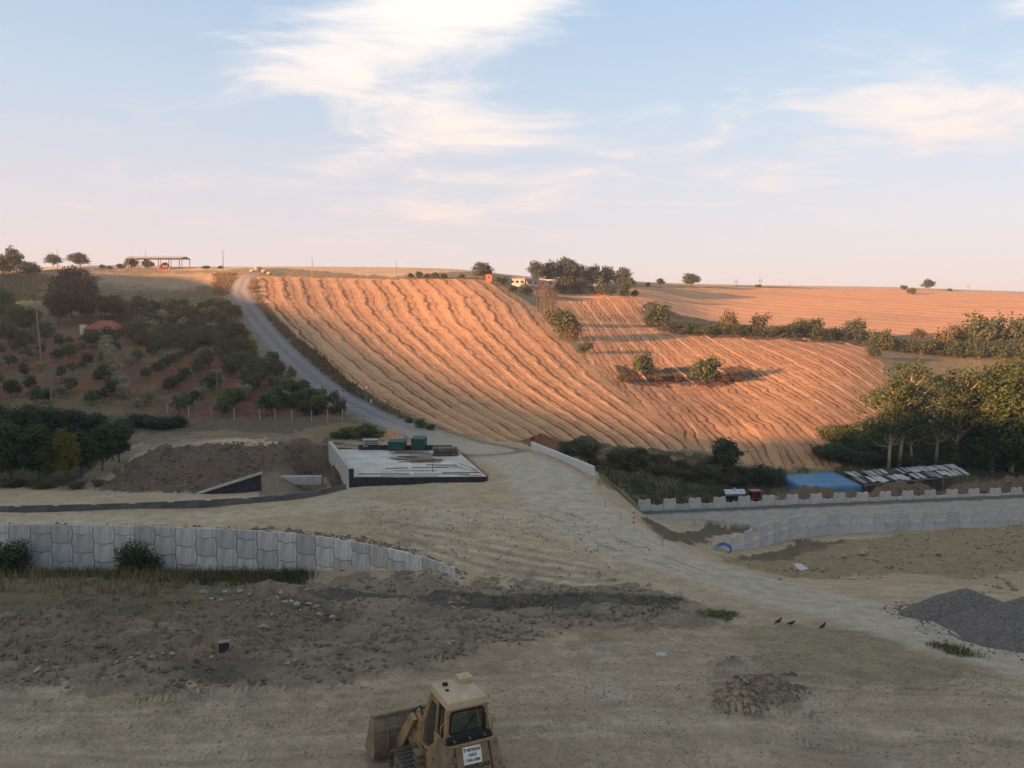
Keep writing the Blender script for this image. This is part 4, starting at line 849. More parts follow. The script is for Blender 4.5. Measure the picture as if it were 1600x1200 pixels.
def panel_profile(H, toptype, XW=.75):
    a, b, n = XW, .06, .085; h = H / 2; g = .026
    P = [(-a + b / 2 + g, -h + g), (-.30, -h + g), (-.20, -h - n + g), (.20, -h - n + g), (.30, -h + g), (a - b / 2 - g, -h + g)]
    if H > 1: P += [(a - b / 2 - g, -.36), (a + b / 2 - g, -.27), (a + b / 2 - g, .27), (a - b / 2 - g, .36)]
    else: P += [(a - b / 2 - g, -.01), (a + b / 2 - g, .08)] 
    xr = a - b / 2 - g if H > 1 else a + b / 2 - g
    top = [(xr, h - g)]
    if toptype == 'notch': top += [(.30, h - g), (.20, h - n - g), (-.20, h - n - g), (-.30, h - g)]
    top += [(-xr, h - g)]
    P += top
    if H > 1: P += [(-a + b / 2 + g, .36), (-a - b / 2 + g, .27), (-a - b / 2 + g, -.27), (-a + b / 2 + g, -.36)]
    else: P += [(-a - b / 2 + g, .08), (-a + b / 2 + g, -.01)]
    return P
def panel_meshes(m, XW=.75):
    d = {}
    for nm, H, tp in (('full', 1.4, 'notch'), ('half', 0.7, 'flat')):
        d[nm] = MB().prism(panel_profile(H, tp, XW), -0.08, 0.08, 'y').mesh('panel', m, bevel=0.012)
    return d
M_PANELR = mat('panel_face', (0.46, 0.45, 0.43), 0.9, 0.14, 1.2, 0.25, rnd=0.10, fine=10)
PM = panel_meshes(M_PANELR, .81); PML = panel_meshes(M_PANEL, .81); PMI = panel_meshes(M_PANELW, .81); PMB = panel_meshes(M_PANELD, .79)
def panel_wall(name, line, top, meshes, label, teeth=0, rows=4, skip_low=True):
    c = line[len(line) // 2]; e = empty(name, (c[0], c[1], 0)); tag(e, label, 'wall', kind='thing')
    for i in range(len(line) - 1):
        p, q = line[i], line[i + 1]; m = (p + q) / 2; a = math.atan2(q[1] - p[1], q[0] - p[0])
        t = top(m[0]); g = hz(m[0] - .9 * math.sin(a) * -1, m[1] - .9 * math.cos(a))
        odd = i % 2; z = t
        for r in range(rows):
            if odd and r == 0:
                if teeth: z -= teeth; continue
                k, H = 'half', .7
            else: k, H = 'full', 1.4
            if z < g - .15 and skip_low: break
            zz = z - H / 2; z -= H
            if r > 0 and False: break
            o = link('panel', meshes[k], e, (m[0] - c[0] + math.sin(a) * J(.015), m[1] - c[1] + J(.015), zz), a + J(.006))
            o.rotation_euler[0] = J(.008)
    return e
topL = lambda X: -2.86
panel_wall('retaining_wall', WALL_L, topL, PML, 'long grey retaining wall of interlocking concrete panels below the dirt plateau')
panel_wall('retaining_wall', WALL_R, lambda X: float(np.interp(X, [17, 30, 41, 62, 80], [-6.4, -7.2, -8.15, -8.85, -9.2])), PM, 'unfinished panel wall with toothed top facing the site, right of the haul track', 1.0)
panel_wall('retaining_wall', WALL_RB, lambda X: float(np.interp(X, [15, 40, 67, 90], [-8.5, -8.65, -8.9, -9.05])), PMI, 'toothed panel wall on the far side of the ramp fill, before the tractor', .7, 2, False)
panel_wall('retaining_wall', WALL_LB, lambda X: -2.68, PMB, 'row of buried dark panel tops along the far edge of the plateau', 0, 2, False)

# crumbled dirt spilling over the wall tops (clods, uncountable)
def clods(name, label, pts, s, material, cat='soil'):
    vs = []; fs = []; base = [(1, 0, 0), (-1, 0, 0), (0, 1, 0), (0, -1, 0), (0, 0, 1), (0, 0, -1)]; F8 = [(0, 2, 4), (2, 1, 4), (1, 3, 4), (3, 0, 4), (2, 0, 5), (1, 2, 5), (3, 1, 5), (0, 3, 5)]
    for k, (x, y) in enumerate(pts):
        z = float(raw_h(x, y)); r = s * (0.35 + random.random() ** 3 * 1.8); a = random.random() * 6.3; ca, sa = math.cos(a), math.sin(a)
        for bx, by, bz in base:
            f = r * (0.7 + .6 * random.random()); X, Y, Z = bx * f, by * f * .8, bz * f * .65
            vs.append((x + X * ca - Y * sa, y + X * sa + Y * ca, z + Z + r * .15))
        fs += [tuple(i + 6 * k for i in f) for f in F8]
    me = bpy.data.meshes.new(name); me.from_pydata(vs, [], fs); me.materials.append(material); return tag(link(name, me), label, cat, kind='stuff')
M_CLOD = mat('clod', (0.19, 0.142, 0.09), 0.95, 0.3, 1.5, 0.4)
M_CLODD = mat('dark_clod', (0.125, 0.10, 0.072), 0.95, 0.3, 1.5, 0.4)
M_PEB = mat('pebble', (0.34, 0.31, 0.25), 0.9, 0.25, 2, 0.3)
wt = [(p[0] + J(.7), p[1] + .35 + random.random() * .5) for p in WALL_L for _ in range(5)] + [(p[0] + J(.8), p[1] + .2 + random.random() * 1.4) for p in WALL_L[-12:] for _ in range(40)]
clods('wall_top_crumbs', 'crumbled earth along the top edge of the panel wall', wt, .11, M_CLOD)
clods('bank_clods', 'clods of turned brown earth over the foreground bank', scatter([(0,940),(300,925),(560,905),(900,915),(1080,940),(900,985),(680,1040),(430,1075),(0,1075)], 5200), .085, M_CLOD)
clods('mound_clods', 'dark lumps on the dug soil mound beside the bridge', scatter([(160,765),(250,702),(340,692),(510,692),(505,745),(310,772)], 1500, 70), .13, M_CLODD)
clods('slope_clods', 'clods and stones on the slope below the toothed wall', scatter([(1130,872),(1420,838),(1700,812),(1700,900),(1400,900),(1200,905)], 900), .09, mat('slope_clod', (0.235, .175, .105), .95, .3, 1.5, .4))
clods('heap_clods', 'clods on the brown heap in front of the blue shelter', scatter([(1230,782),(1400,760),(1650,748),(1650,770),(1400,782)], 700, 95), .22, M_CLOD)
clods('pebbles', 'pale pebbles strewn over the foreground dirt', scatter([(0,1060),(600,1050),(1000,990),(1600,1060),(1600,1195),(0,1195)], 6500), .026, M_PEB)
clods('dirt_crumbs', 'brown crumbs strewn over the foreground dirt', scatter([(0,1060),(600,1050),(1000,990),(1600,1060),(1600,1195),(0,1195)], 5000) + scatter([(1000,960),(1300,985),(1600,1060),(1500,1090),(1100,1080)], 2500), .024, mat('dirt_crumb', (0.27, .205, .128), .95, .3, 1.5, .4))
clods('rubble', 'small clods of the low dug patch in the foreground dirt', scatter([(1110,1100),(1150,1055),(1240,1050),(1270,1085),(1180,1115)], 700), .06, M_CLOD)
clods('plateau_crumbs', 'loose crumbs over the rutted dirt plateau', scatter([(560,790),(900,800),(1040,870),(930,905),(700,890),(560,850)], 1500), .05, M_CLOD)

# cleat prints left by crawler tracks: small pressed ridges, uncountable
def cleats(paths):
    vs = []; fs = []
    for pp in paths:
        w = curve([G(*p)[:2] for p in pp], .19); d = np.gradient(w, axis=0); d /= np.linalg.norm(d, axis=1)[:, None]; n_ = np.stack([d[:, 1], -d[:, 0]], -1)
        keepf = fbm(np.arange(len(w)) / 14 + pp[0][0], np.zeros(len(w)), 2, 7) > -.25
        for side in (-.93, .93):
            for i in range(len(w)):
                if not keepf[i]: continue
                a = w[i] + n_[i] * (side - .22 + J(.03)); b = w[i] + n_[i] * (side + .22 + J(.03)); k = len(vs); hh = .012 + .022 * random.random()
                for q in (a, b):
                    for t_, z_ in ((-.06, -.015), (0, hh), (.05, -.015)): p = q + d[i] * t_; vs.append((p[0], p[1], float(raw_h(p[0], p[1])) + z_))
                fs += [(k, k + 1, k + 4, k + 3), (k + 1, k + 2, k + 5, k + 4)]
    me = bpy.data.meshes.new('track_prints'); me.from_pydata(vs, [], fs); me.materials.append(mat('pressed_dirt', (0.36, .29, .18), .95, .2, 2, .3))
    tag(link('track_prints', me), 'cleat prints of crawler tracks pressed into the foreground dirt', 'tracks', kind='stuff')
cleats([[(760,1125),(900,1110),(1080,1125),(1300,1135),(1600,1130)], [(-40,1130),(200,1120),(400,1095),(560,1110)], [(820,1180),(1000,1130),(1250,1140),(1640,1190)], [(800,1095),(950,1040),(1050,1010),(1200,1000)], [(-40,1190),(250,1165),(520,1150)], [(560,800),(700,790),(850,800),(960,850),(1100,900)], [(600,850),(720,845),(880,870),(1040,905)]])

# ------------------------------------------------------------------ bridge
ZD = -3.55
NL, NR, FR, FL = (-16.45, 79.6), (-2.65, 80.2), (-7.2, 99.0), (-23.3, 99.4)
br = empty('bridge', (-12, 89, ZD)); tag(br, 'unfinished concrete bridge with bare deck beside the dirt haul track', 'bridge')
def bp(p, z): return (p[0] + 12, p[1] - 89, z - ZD)
def slab(name, corners, z0, z1, m, parent=br, bevel=0):
    return MB().poly([bp(p, z0) for p in corners] + [bp(p, z1) for p in corners], [(3, 2, 1, 0), (4, 5, 6, 7), (0, 1, 5, 4), (1, 2, 6, 5), (2, 3, 7, 6), (3, 0, 4, 7)]).build(name, m, parent, bevel)
slab('deck', (NL, NR, FR, FL), ZD - .75, ZD, mat('deck_concrete', (0.56, 0.53, 0.47), 0.9, 0.22, 0.35, 0.25, col2=(0.40, 0.36, 0.285), fine=6))
slab('waterproofing', ((NL[0], NL[1] - .06), (NR[0] + .08, NR[1] - .06), (NR[0] + .08, NR[1] - .003), (NL[0], NL[1] - .003)), ZD - .95, ZD + .04, M_BITU)
def lerp(a, b, t): return (a[0] + (b[0] - a[0]) * t, a[1] + (b[1] - a[1]) * t)
ln = Vector((FL[0] - NL[0], FL[1] - NL[1])).normalized(); pn = (-ln[1] * 1.0, ln[0] * 1.0)           # outward (left)
off = lambda p, d: (p[0] + pn[0] * d, p[1] + pn[1] * d)
pz = [bp(off(lerp(NL, FL, t), d), z) for d in (.004, .46) for t, z in ((0, -5.0), (.30, -5.0), (.42, -4.55), (.72, -4.55), (.80, -5.2), (1, -5.2), (1, -2.5), (0, -2.55))]
MB().poly(pz, [tuple(range(8))[::-1], tuple(range(8, 16))] + [(i, (i + 1) % 8, 8 + (i + 1) % 8, 8 + i) for i in range(8)]).build('parapet', M_CONC, br)
a0, a1 = off(NL, -.02), off(NL, .48)
slab('parapet_end', ((a0[0], a0[1] - .07), (a1[0], a1[1] - .07), (a1[0], a1[1] - .008), (a0[0], a0[1] - .008)), -4.6, -2.57, M_BITU)
for t in (.06, .34, .62, .90):
    q = off(lerp(NL, FL, t), -.4); MB().box(bp(q, -6.6), (.5, .5, 4.5), (0, 0, .2)).build('pier', M_CONC, br)
for k in range(14):
    t = .38 + .62 * k / 13; q = off(lerp(NL, FL, t), .3 + .3 * (k % 2)); MB().tube([bp(q, hz(*q) - .2), bp(q, -4.7)], .05, 5).build('scaffold_pole', M_STEEL, br)
for z in (-6.6, -5.7): MB().bar(bp(off(lerp(NL, FL, .38), .68), z), bp(off(lerp(NL, FL, 1), .68), z), .07).build('scaffold_rail', M_STEEL, br)
b0, b1 = lerp(FL, FR, .22), lerp(FL, FR, .97)
slab('upstand', ((b0[0], b0[1] - .5), (b1[0], b1[1] - .5), (b1[0], b1[1] - .1), (b0[0], b0[1] - .1)), ZD + .003, ZD + .62, M_BITU)
MB().tube([bp((-8.6, 83.2), ZD), bp((-8.6, 83.2), ZD + .9)], .04, 5).build('anchor_rod', M_STEEL, br)
# parapet on the other side of the haul track
pr = empty('parapet_wall', (5.5, 89.5, -3.5)); tag(pr, 'pale concrete parapet of upright slabs along the right edge of the haul track', 'parapet', kind='thing')
for k in range(9):
    a, b = lerp((8.55, 80), (2.55, 99.2), k / 9 + .002), lerp((8.55, 80), (2.55, 99.2), (k + 1) / 9 - .002); z0 = min(hz(*a), hz(*b)) - .3; z1 = -2.42 - .12 * k / 9
    m_ = MB(); an = math.atan2(b[1] - a[1], b[0] - a[0]); ln_ = math.dist(a, b)
    prof = []
    for j in range(6):                                  # shallow vertical ribs on each slab
        x0 = -ln_ / 2 + ln_ * j / 6; w_ = ln_ / 6
        prof += [(x0 + .02, -.14), (x0 + w_ * .8, -.14), (x0 + w_ * .84, -.11), (x0 + w_ * .96, -.11)]
    prof += [(ln_ / 2 - .01, .14), (-ln_ / 2 + .01, .14)]
    m_.prism(prof, z0 + 3.5, z1 + 3.5, 'z'); m_.build('slab', M_CONCP, pr, loc=((a[0] + b[0]) / 2 - 5.5, (a[1] + b[1]) / 2 - 89.5, 0), rz=an + math.pi)
# wing wall and footing beside the bridge
ww = empty('wing_wall', pt(360, 772, 82.5)); tag(ww, 'black sloping wing wall with pale concrete capping at the foot of the soil mound', 'wall', kind='thing'); wo = Vector(pt(360, 772, 82.5))
q = [Vector(pt(*a)) - wo for a in ((305, 778, 82), (408, 780, 83), (406, 741, 83), (305, 774, 82))]
MB().poly(q + [v + Vector((0, .4, 0)) for v in q], [(0, 1, 2, 3), (7, 6, 5, 4), (0, 4, 5, 1), (1, 5, 6, 2), (2, 6, 7, 3), (3, 7, 4, 0)]).build('wall_face', M_BITU, ww)
MB().bar(q[3] + Vector((0, .15, .12)), q[2] + Vector((.2, .15, .14)), .55, .22).build('capping', M_CONC, ww)
ft = Vector(pt(455, 745, 90)); tag(MB().box((0, 0, -.4), (7.2, .8, 1.0), (0, 0, .05)).build('footing_beam', M_CONC, loc=ft, bevel=.03), 'low pale concrete footing between the wing wall and the bridge', 'beam')

# ------------------------------------------------------------------ timber and containers on the deck
def D(px, py, z=ZD):
    x1, _, z1 = pt(px, py, 1.0); Y = (z - HC) / (z1 - HC); return (x1 * Y, Y, z)
PL = {}
def plank_mesh(L, w, h, m):
    key = (round(L, 1), w, h, m.name)
    if key not in PL: PL[key] = MB().box((0, 0, h / 2), (w, L, h)).mesh('plank', m)
    return PL[key]
def plank(p, L, rz, label, group, m=M_WOOD, w=.2, h=.05, tilt=0.0):
    o = link('plank', plank_mesh(round(L * 2) / 2, w, h, m), None, p, rz); o.rotation_euler[1] = J(.03); o.rotation_euler[0] = tilt
    return tag(o, label, 'plank', group)
for k in range(26):
    x, y, z = D(640 + J(22), 712 + J(7)); plank((x, y, z + .01 + .055 * (k // 6)), 2.6 + J(.6), R(88) + J(.14), 'short grey board in the flat heap in the middle of the bridge deck', 'boards of the middle heap')
for k in range(16):
    x, y, z = D(658 + J(18), 719 + J(3)); plank((x, y, z + .01 + .055 * (k // 4)), 3.2 + J(.5), R(90) + J(.10), 'brown board in the low pile at the front of the middle heap', 'boards of the front pile', w=.24)
x0, y0, z0 = D(696, 711)
for k in range(6):
    for j in range(4):
        plank((x0 + J(.15), y0 + (j - 1.5) * .5 + J(.08), z0 + .02 + k * .17), 3.2, R(90) + J(.06), 'dark board in the tall layered stack at the back right of the deck', 'boards of the layered stack', w=.34, h=.06)
    for j in (-1, 1): plank((x0 + j * 1.1, y0 - .2, z0 + .085 + k * .17), 2, J(.05), 'spacer batten between the layers of the tall board stack', 'battens of the layered stack', w=.1, h=.09)
for px, py, L, a in ((690,727,3.6,86),(672,731,4.2,92),(700,730,3,84),(650,736,4.5,90),(600,741,5.5,91),(690,741,6,89),(640,744,6,90),(720,739,4,93),(585,746,4,88),(735,743,2.5,80),(665,723,3.4,95),(620,732,2.5,97)):
    plank(D(px, py), L, R(a), 'single pale plank lying flat across the front half of the bridge deck', 'loose planks on the deck', random.choice((M_WOODP, M_WOOD)), w=.26, h=.07)
for px, py, a in ((725,727,25),(733,730,30),(740,733,22),(729,734,40),(745,737,28),(720,731,34)):
    plank(D(px, py), 2.6, R(a), 'slanting pale lath at the right edge of the bridge deck', 'laths at the deck edge', M_WOODP, w=.14, h=.06)
for k in range(15):
    x, y, z = G(545 + J(26), 699 + J(6), 85); plank((x, y, max(z, ZD - .3) + .12 + .07 * (k // 4)), 6 + J(1), R(68) + J(.12), 'long beam in the timber pile behind the left parapet', 'beams behind the left parapet', M_WOODP if k % 3 else M_WOOD, w=.22, h=.14)
M_GREEN = mat('green_paint', (0.022, 0.085, 0.062), 0.6, 0.25, 1.5, 0.1, rnd=.15)
def skip(px, py, w, h, tilt, label):
    x, y, z = D(px, py); e = empty('container', (x, y, z), R(-6)); tag(e, label, 'container')
    body = [(-w / 2, -.8), (w / 2, -.8), (w / 2, .8), (-w / 2, .8)]
    b = MB(); b.poly([(p[0] * .94, p[1] * .94, .1) for p in body] + [(p[0], p[1], h) for p in body] + [(p[0] * .94, p[1] * .94, h) for p in body] + [(p[0] * .88, p[1] * .88, .16) for p in body],
        [(3, 2, 1, 0)] + [(i, (i + 1) % 4, 4 + (i + 1) % 4, 4 + i) for i in range(4)] + [(4 + i, 4 + (i + 1) % 4, 8 + (i + 1) % 4, 8 + i) for i in range(4)] + [(8 + i, 8 + (i + 1) % 4, 12 + (i + 1) % 4, 12 + i) for i in range(4)] + [(12, 13, 14, 15)])
    b.build('body', M_GREEN, e)
    r = MB()
    for i in range(4): r.bar((*body[i], h), (*body[(i + 1) % 4], h), .1)
    r.build('rim', M_GREEN, e)
    for i in range(4): MB().box((-w / 2 + w * (i + .5) / 4, -.80, h * .52), (.08, .1, h * .8)).build('rib', M_GREEN, e)
    MB().poly([(-w / 2, -.8, h + .02), (w / 2, -.8, h + .02), (w / 2, .8, h + .10 + tilt), (-w / 2, .8, h + .10 + tilt), (-w / 2, -.8, h + .07), (w / 2, -.8, h + .07), (w / 2, .8, h + .15 + tilt), (-w / 2, .8, h + .15 + tilt)], [(3, 2, 1, 0), (4, 5, 6, 7), (0, 1, 5, 4), (1, 2, 6, 5), (2, 3, 7, 6), (3, 0, 4, 7)]).build('lid', M_GREEN, e)
    for sx in (-1, 1):
        for sy in (-1, 1): MB().box((sx * w * .38, sy * .6, .05), (.16, .16, .1)).build('foot', M_STEEL, e)
skip(621, 704, 2.1, 1.15, 0.1, 'low wide green steel container at the back of the bridge deck')
skip(655, 703, 1.75, 1.45, 0.15, 'taller narrow green steel container beside the wide one on the deck')
x, y, z = D(580, 702); e = empty('formwork_stack', (x, y, z), R(5)); tag(e, 'stack of grey formwork boards on dark trestles behind the deck', 'stack')
for k in range(4): MB().box((J(.08), J(.08), .5 + k * .26), (2.0, 1.3, .09)).build('board', M_CONC, e)
for k in range(3):
    for sx in (-.7, .7): MB().box((sx, 0, .5 + k * .26 + .13), (.14, 1.2, .165)).build('spacer', M_STEEL, e)
for sx in (-.8, .8): MB().box((sx, 0, .225), (.2, 1.2, .45)).build('trestle', M_BITU, e)
# small heap of orange sand behind the containers
def pile(name, x, y, r, h, m, label, cat='heap', seed=1, n=34, ry=None):
    vs = [(0, 0, h * .865)]; fs = []; rr = 14; z0 = hz(x, y); ry = ry or r
    for i in range(1, rr + 1):
        for j in range(n):
            t = i / rr; a = j * 2 * math.pi / n; k = 1 + .10 * math.sin(3 * a + seed) + .06 * math.sin(5 * a + 2 * seed)
            X, Y = r * t * k * math.cos(a), ry * t * k * math.sin(a); zz = h * (1 - (t * t + .05) ** .60) / .965 + .09 * h * float(fbm(X * 1.2 + seed, Y * 1.2, 4, seed)) * (1 - t * .5)
            gz = hz(x + X, y + Y) - z0; vs.append((X, Y, max(zz, 0) + gz - (.12 if i == rr else 0)))
    for j in range(n): fs.append((0, 1 + j, 1 + (j + 1) % n))
    for i in range(rr - 1):
        for j in range(n): a = 1 + i * n; fs.append((a + j, a + n + j, a + n + (j + 1) % n, a + (j + 1) % n))
    me = bpy.data.meshes.new(name); me.from_pydata(vs, [], fs); me.materials.append(m)
    for p in me.polygons: p.use_smooth = True
    return tag(link(name, me, None, (x, y, z0)), label, cat)
x, y, z = G(608, 690); pile('sand_heap', x, y + 2, 1.9, 1.5, mat('orange_sand', (0.48, 0.27, 0.15), .95, .3, 2, .8), 'small heap of orange sand behind the green containers', seed=3)
M_GRAV = mat('grey_gravel', (0.168, 0.145, 0.122), 0.95, 0.4, 6, 1.0, col2=(0.075, .066, .058), fine=18)
x, y, z = G(1515, 962); pile('gravel_heap', x, y + .3, 3.1, 1.45, M_GRAV, 'dark grey gravel heap beside the haul track, partly behind the nearer heap', seed=5, n=60)
x, y, z = G(1660, 1003); pile('gravel_heap', x, y + 1.0, 4.3, 2.0, M_GRAV, 'larger dark gravel heap in front of the other gravel heap by the track', seed=8, n=60)

spill = []
for px_, py_, rr_ in ((1515, 962, 3.2), (1660, 1003, 4.4)):
    cx_, cy_, _ = G(px_, py_)
    for _ in range(900): a = random.random() * 6.3; r_ = rr_ * (.9 + .35 * random.random() ** 2); spill.append((cx_ + r_ * math.cos(a), cy_ + .6 + r_ * math.sin(a)))
clods('gravel_spill', 'loose dark stones spilled round the foot of the gravel heaps', spill, .045, M_GRAV, 'gravel')
# ------------------------------------------------------------------ shelters, tractor
M_BLUE = mat('blue_tarp', (0.095, 0.215, 0.34), 0.6, 0.22, 1.2, 0.5, fine=3, col2=(0.075, 0.165, 0.27))
def cloth(name, q, m, parent, nx=14, ny=8, sag=.12, th=.02, seed=1):
    q = [Vector(v) for v in q]; vs = []; fs = []
    for j in range(ny + 1):
        for i in range(nx + 1):
            u_, v_ = i / nx, j / ny; p = q[0].lerp(q[1], u_).lerp(q[3].lerp(q[2], u_), v_)
            p = p + Vector((0, 0, -sag * abs(math.sin(u_ * math.pi * 4)) * math.sin(v_ * math.pi) + .05 * float(fbm(u_ * 6 + seed, v_ * 4, 3, seed)))); vs.append(p)
    for j in range(ny):
        for i in range(nx): a = j * (nx + 1) + i; fs.append((a, a + 1, a + nx + 2, a + nx + 1))
    me = bpy.data.meshes.new(name); me.from_pydata(vs, [], fs); me.materials.append(m)
    for p in me.polygons: p.use_smooth = True
    o = link(name, me, parent); md_ = o.modifiers.new('thick', 'SOLIDIFY'); md_.thickness = th; return o
so = Vector(pt(1275, 775, 112)); so.z = hz(so.x, so.y)
sh = empty('tarp_shelter', so); tag(sh, 'long low shelter covered with a bright blue tarpaulin behind the brown heap', 'shelter')
A, B_, C_, D_ = [Vector(pt(*a)) - so for a in ((1217, 743, 116), (1302, 737, 117), (1346, 759, 109), (1256, 763, 108.5))]
cloth('roof_tarp', (A, B_, C_, D_), M_BLUE, sh, sag=.04)
cloth('end_tarp', (A, D_, Vector((D_.x, D_.y, -.2)), Vector((A.x - .4, A.y, -.2))), M_BLUE, sh, 8, 5, .02, seed=4)
cloth('front_tarp', (D_, C_, Vector((C_.x, C_.y, -.2)), Vector((D_.x, D_.y, -.2))), M_BLUE, sh, 10, 5, .02, seed=6)
for p in (A, B_, C_, D_): MB().tube([(p.x, p.y + .05, -.3), (p.x, p.y + .05, p.z - .06)], .05, 5).build('post', M_STEEL, sh)
to = Vector(pt(1430, 770, 113)); to.z = hz(to.x, to.y)
ts = empty('torn_shed', to); tag(ts, 'collapsing shed with torn grey roofing sheets next to the blue shelter', 'shed')
A, B_, C_, D_ = [Vector(pt(*a)) - to for a in ((1318, 739, 117.5), (1490, 726, 119), (1516, 742, 110), (1352, 758, 109.5))]
M_SHEET = [mat('roofing_grey', (0.33, .33, .33), .7, .3, 2, .3, rnd=.3), mat('roofing_pale', (0.55, .54, .51), .7, .25, 2, .3, rnd=.15), mat('roofing_dark', (0.07, .065, .06), .8, .3, 2, .3, rnd=.3)]
for k in range(20):
    u0, u1 = k / 20 + .004, (k + 1) / 20 - .004
    for h0, h1 in ((0, .52), (.48, 1)):
        if random.random() < .06: continue
        f = random.random(); v1 = h1 - (.12 * random.random()); l = .04 + .10 * random.random()
        P = [A.lerp(B_, u0).lerp(D_.lerp(C_, u0), h0), A.lerp(B_, u1).lerp(D_.lerp(C_, u1), h0), A.lerp(B_, u1 + J(.02)).lerp(D_.lerp(C_, u1), v1), A.lerp(B_, u0 + J(.02)).lerp(D_.lerp(C_, u0), v1)]
        P = [p + Vector((0, 0, l + J(.10) + .05 * (h0 == 0))) for p in P]
        MB().poly(P + [p + Vector((0, 0, .025)) for p in P], [(3, 2, 1, 0), (4, 5, 6, 7), (0, 1, 5, 4), (1, 2, 6, 5), (2, 3, 7, 6), (3, 0, 4, 7)]).build('roof_sheet', M_SHEET[0 if f < .30 else 1 if f < .86 else 2], ts)
for v in (.05, .35, .65, .95): MB().bar(A.lerp(D_, v) - Vector((0, 0, .12)), B_.lerp(C_, v) - Vector((0, 0, .12)), .1, .14).build('rafter', M_WOOD, ts)
for u_ in (0.02, .25, .5, .75, .98):
    for v in (.05, .95): p = A.lerp(B_, u_).lerp(D_.lerp(C_, u_), v); MB().box((p.x, p.y, (p.z - .2) / 2 - .15), (.14, .14, p.z + .1)).build('post', M_WOOD, ts)
# tractor with tank trailer behind the far toothed wall
M_RED = mat('red_paint', (0.36, 0.025, 0.03), 0.45, 0.2, 3, .05); M_TYRE = mat('rubber', (0.02, .02, .02), .85, .3, 8, .4); M_RIM = mat('cream_rim', (0.55, .5, .36), .6, .2, 4, .1); M_DGLASS = mat('dark_glass', (0.015, .018, .02), .1, .1, 3, 0, spec=.6)
def wheel(x, y, r, w, parent, rim=M_RIM, name='wheel'):
    n = 20; pr_ = [(-w / 2, r * .62), (-w / 2, r * .93), (-w * .35, r), (w * .35, r), (w / 2, r * .93), (w / 2, r * .62)]; vs = []; fs = []
    for j in range(n):
        a = 2 * math.pi * j / n
        for (yy, rr) in pr_: vs.append((rr * math.cos(a), yy, rr * math.sin(a)))
    for j in range(n):
        for i in range(6): a, b = j * 6, ((j + 1) % n) * 6; fs.append((a + i, a + (i + 1) % 6, b + (i + 1) % 6, b + i))
    wh = MB().poly(vs, fs).build(name, M_TYRE, parent, loc=(x, y, r))
    MB().tube([(0, -w * .36, 0), (0, w * .36, 0)], r * .615, 16).build('rim', rim, wh)
    return wh
tx, ty, _ = pt(1186, 785, 98.2); tz = hz(tx, ty); T = empty('tractor', (tx, ty, tz), R(7)); tag(T, 'small red tractor with red cab roof behind the far toothed wall', 'tractor')
for s in (-1, 1): wheel(-.75, s * .72, .70, .38, T); wheel(1.25, s * .62, .42, .26, T)
MB().prism([(-.1, .75), (1.75, .75), (1.85, 1.0), (1.75, 1.35), (-.1, 1.5)], -.32, .32, 'y').build('bonnet', M_RED, T, .05)
MB().box((.3, 0, .7), (2.6, .5, .35)).build('chassis', M_STEEL, T)
MB().prism([(-1.15, 1.05), (-.05, 1.05), (.05, 1.5), (-.1, 2.22), (-1.05, 2.22)], -.58, .58, 'y').build('cab', M_DGLASS, T, .03)
for x_ in (-1.07, -.05):
    for s in (-1, 1): MB().bar((x_, s * .6, 1.0), (x_ + (.0 if x_ < -.5 else -.03), s * .6, 2.25), .09).build('cab_pillar', M_STEEL, T)
MB().box((-.58, 0, 2.31), (1.5, 1.35, .16)).build('cab_roof', M_RED, T, .05)
for s in (-1, 1): MB().prism([(-1.45, 1.05), (-1.3, 1.42), (-.75, 1.52), (-.2, 1.4), (-.1, 1.05), (-.3, 1.25), (-.75, 1.43), (-1.2, 1.25)], s * .55, s * .9, 'y').build('mudguard', M_RED, T)
MB().tube([(1.0, .2, 1.4), (1.0, .2, 2.0)], .04, 6).build('exhaust', M_STEEL, T)
gx, gy, _ = pt(1146, 785, 98.0); gz = hz(gx, gy); TT = empty('tank_trailer', (gx, gy, gz), R(7)); tag(TT, 'shiny silver water tank trailer hitched behind the red tractor', 'trailer')
M_CHROME = mat('polished_steel', (0.5, .51, .53), .3, .1, 2, .03, metal=1.0)
n = 18; tk = MB(); tk.tube([(-1.42, 0, 1.25), (-1.36, 0, 1.25), (1.36, 0, 1.25), (1.42, 0, 1.25)], [.45, .58, .58, .45], n); tk.build('tank', M_CHROME, TT, smooth=False)
for x_ in (-.9, 0, .9): MB().tube([(x_ - .04, 0, 1.25), (x_ + .04, 0, 1.25)], .60, n).build('tank_band', M_GALV, TT)
MB().tube([(.1, 0, 1.8), (.1, 0, 2.0)], .2, 10).build('hatch', M_GALV, TT); MB().box((.3, 0, .6), (3.6, .7, .14)).build('frame', M_STEEL, TT); MB().bar((1.3, 0, .6), (2.2, 0, .55), .12).build('drawbar', M_STEEL, TT)
for s in (-1, 1): wheel(-.3, s * .62, .38, .24, TT)

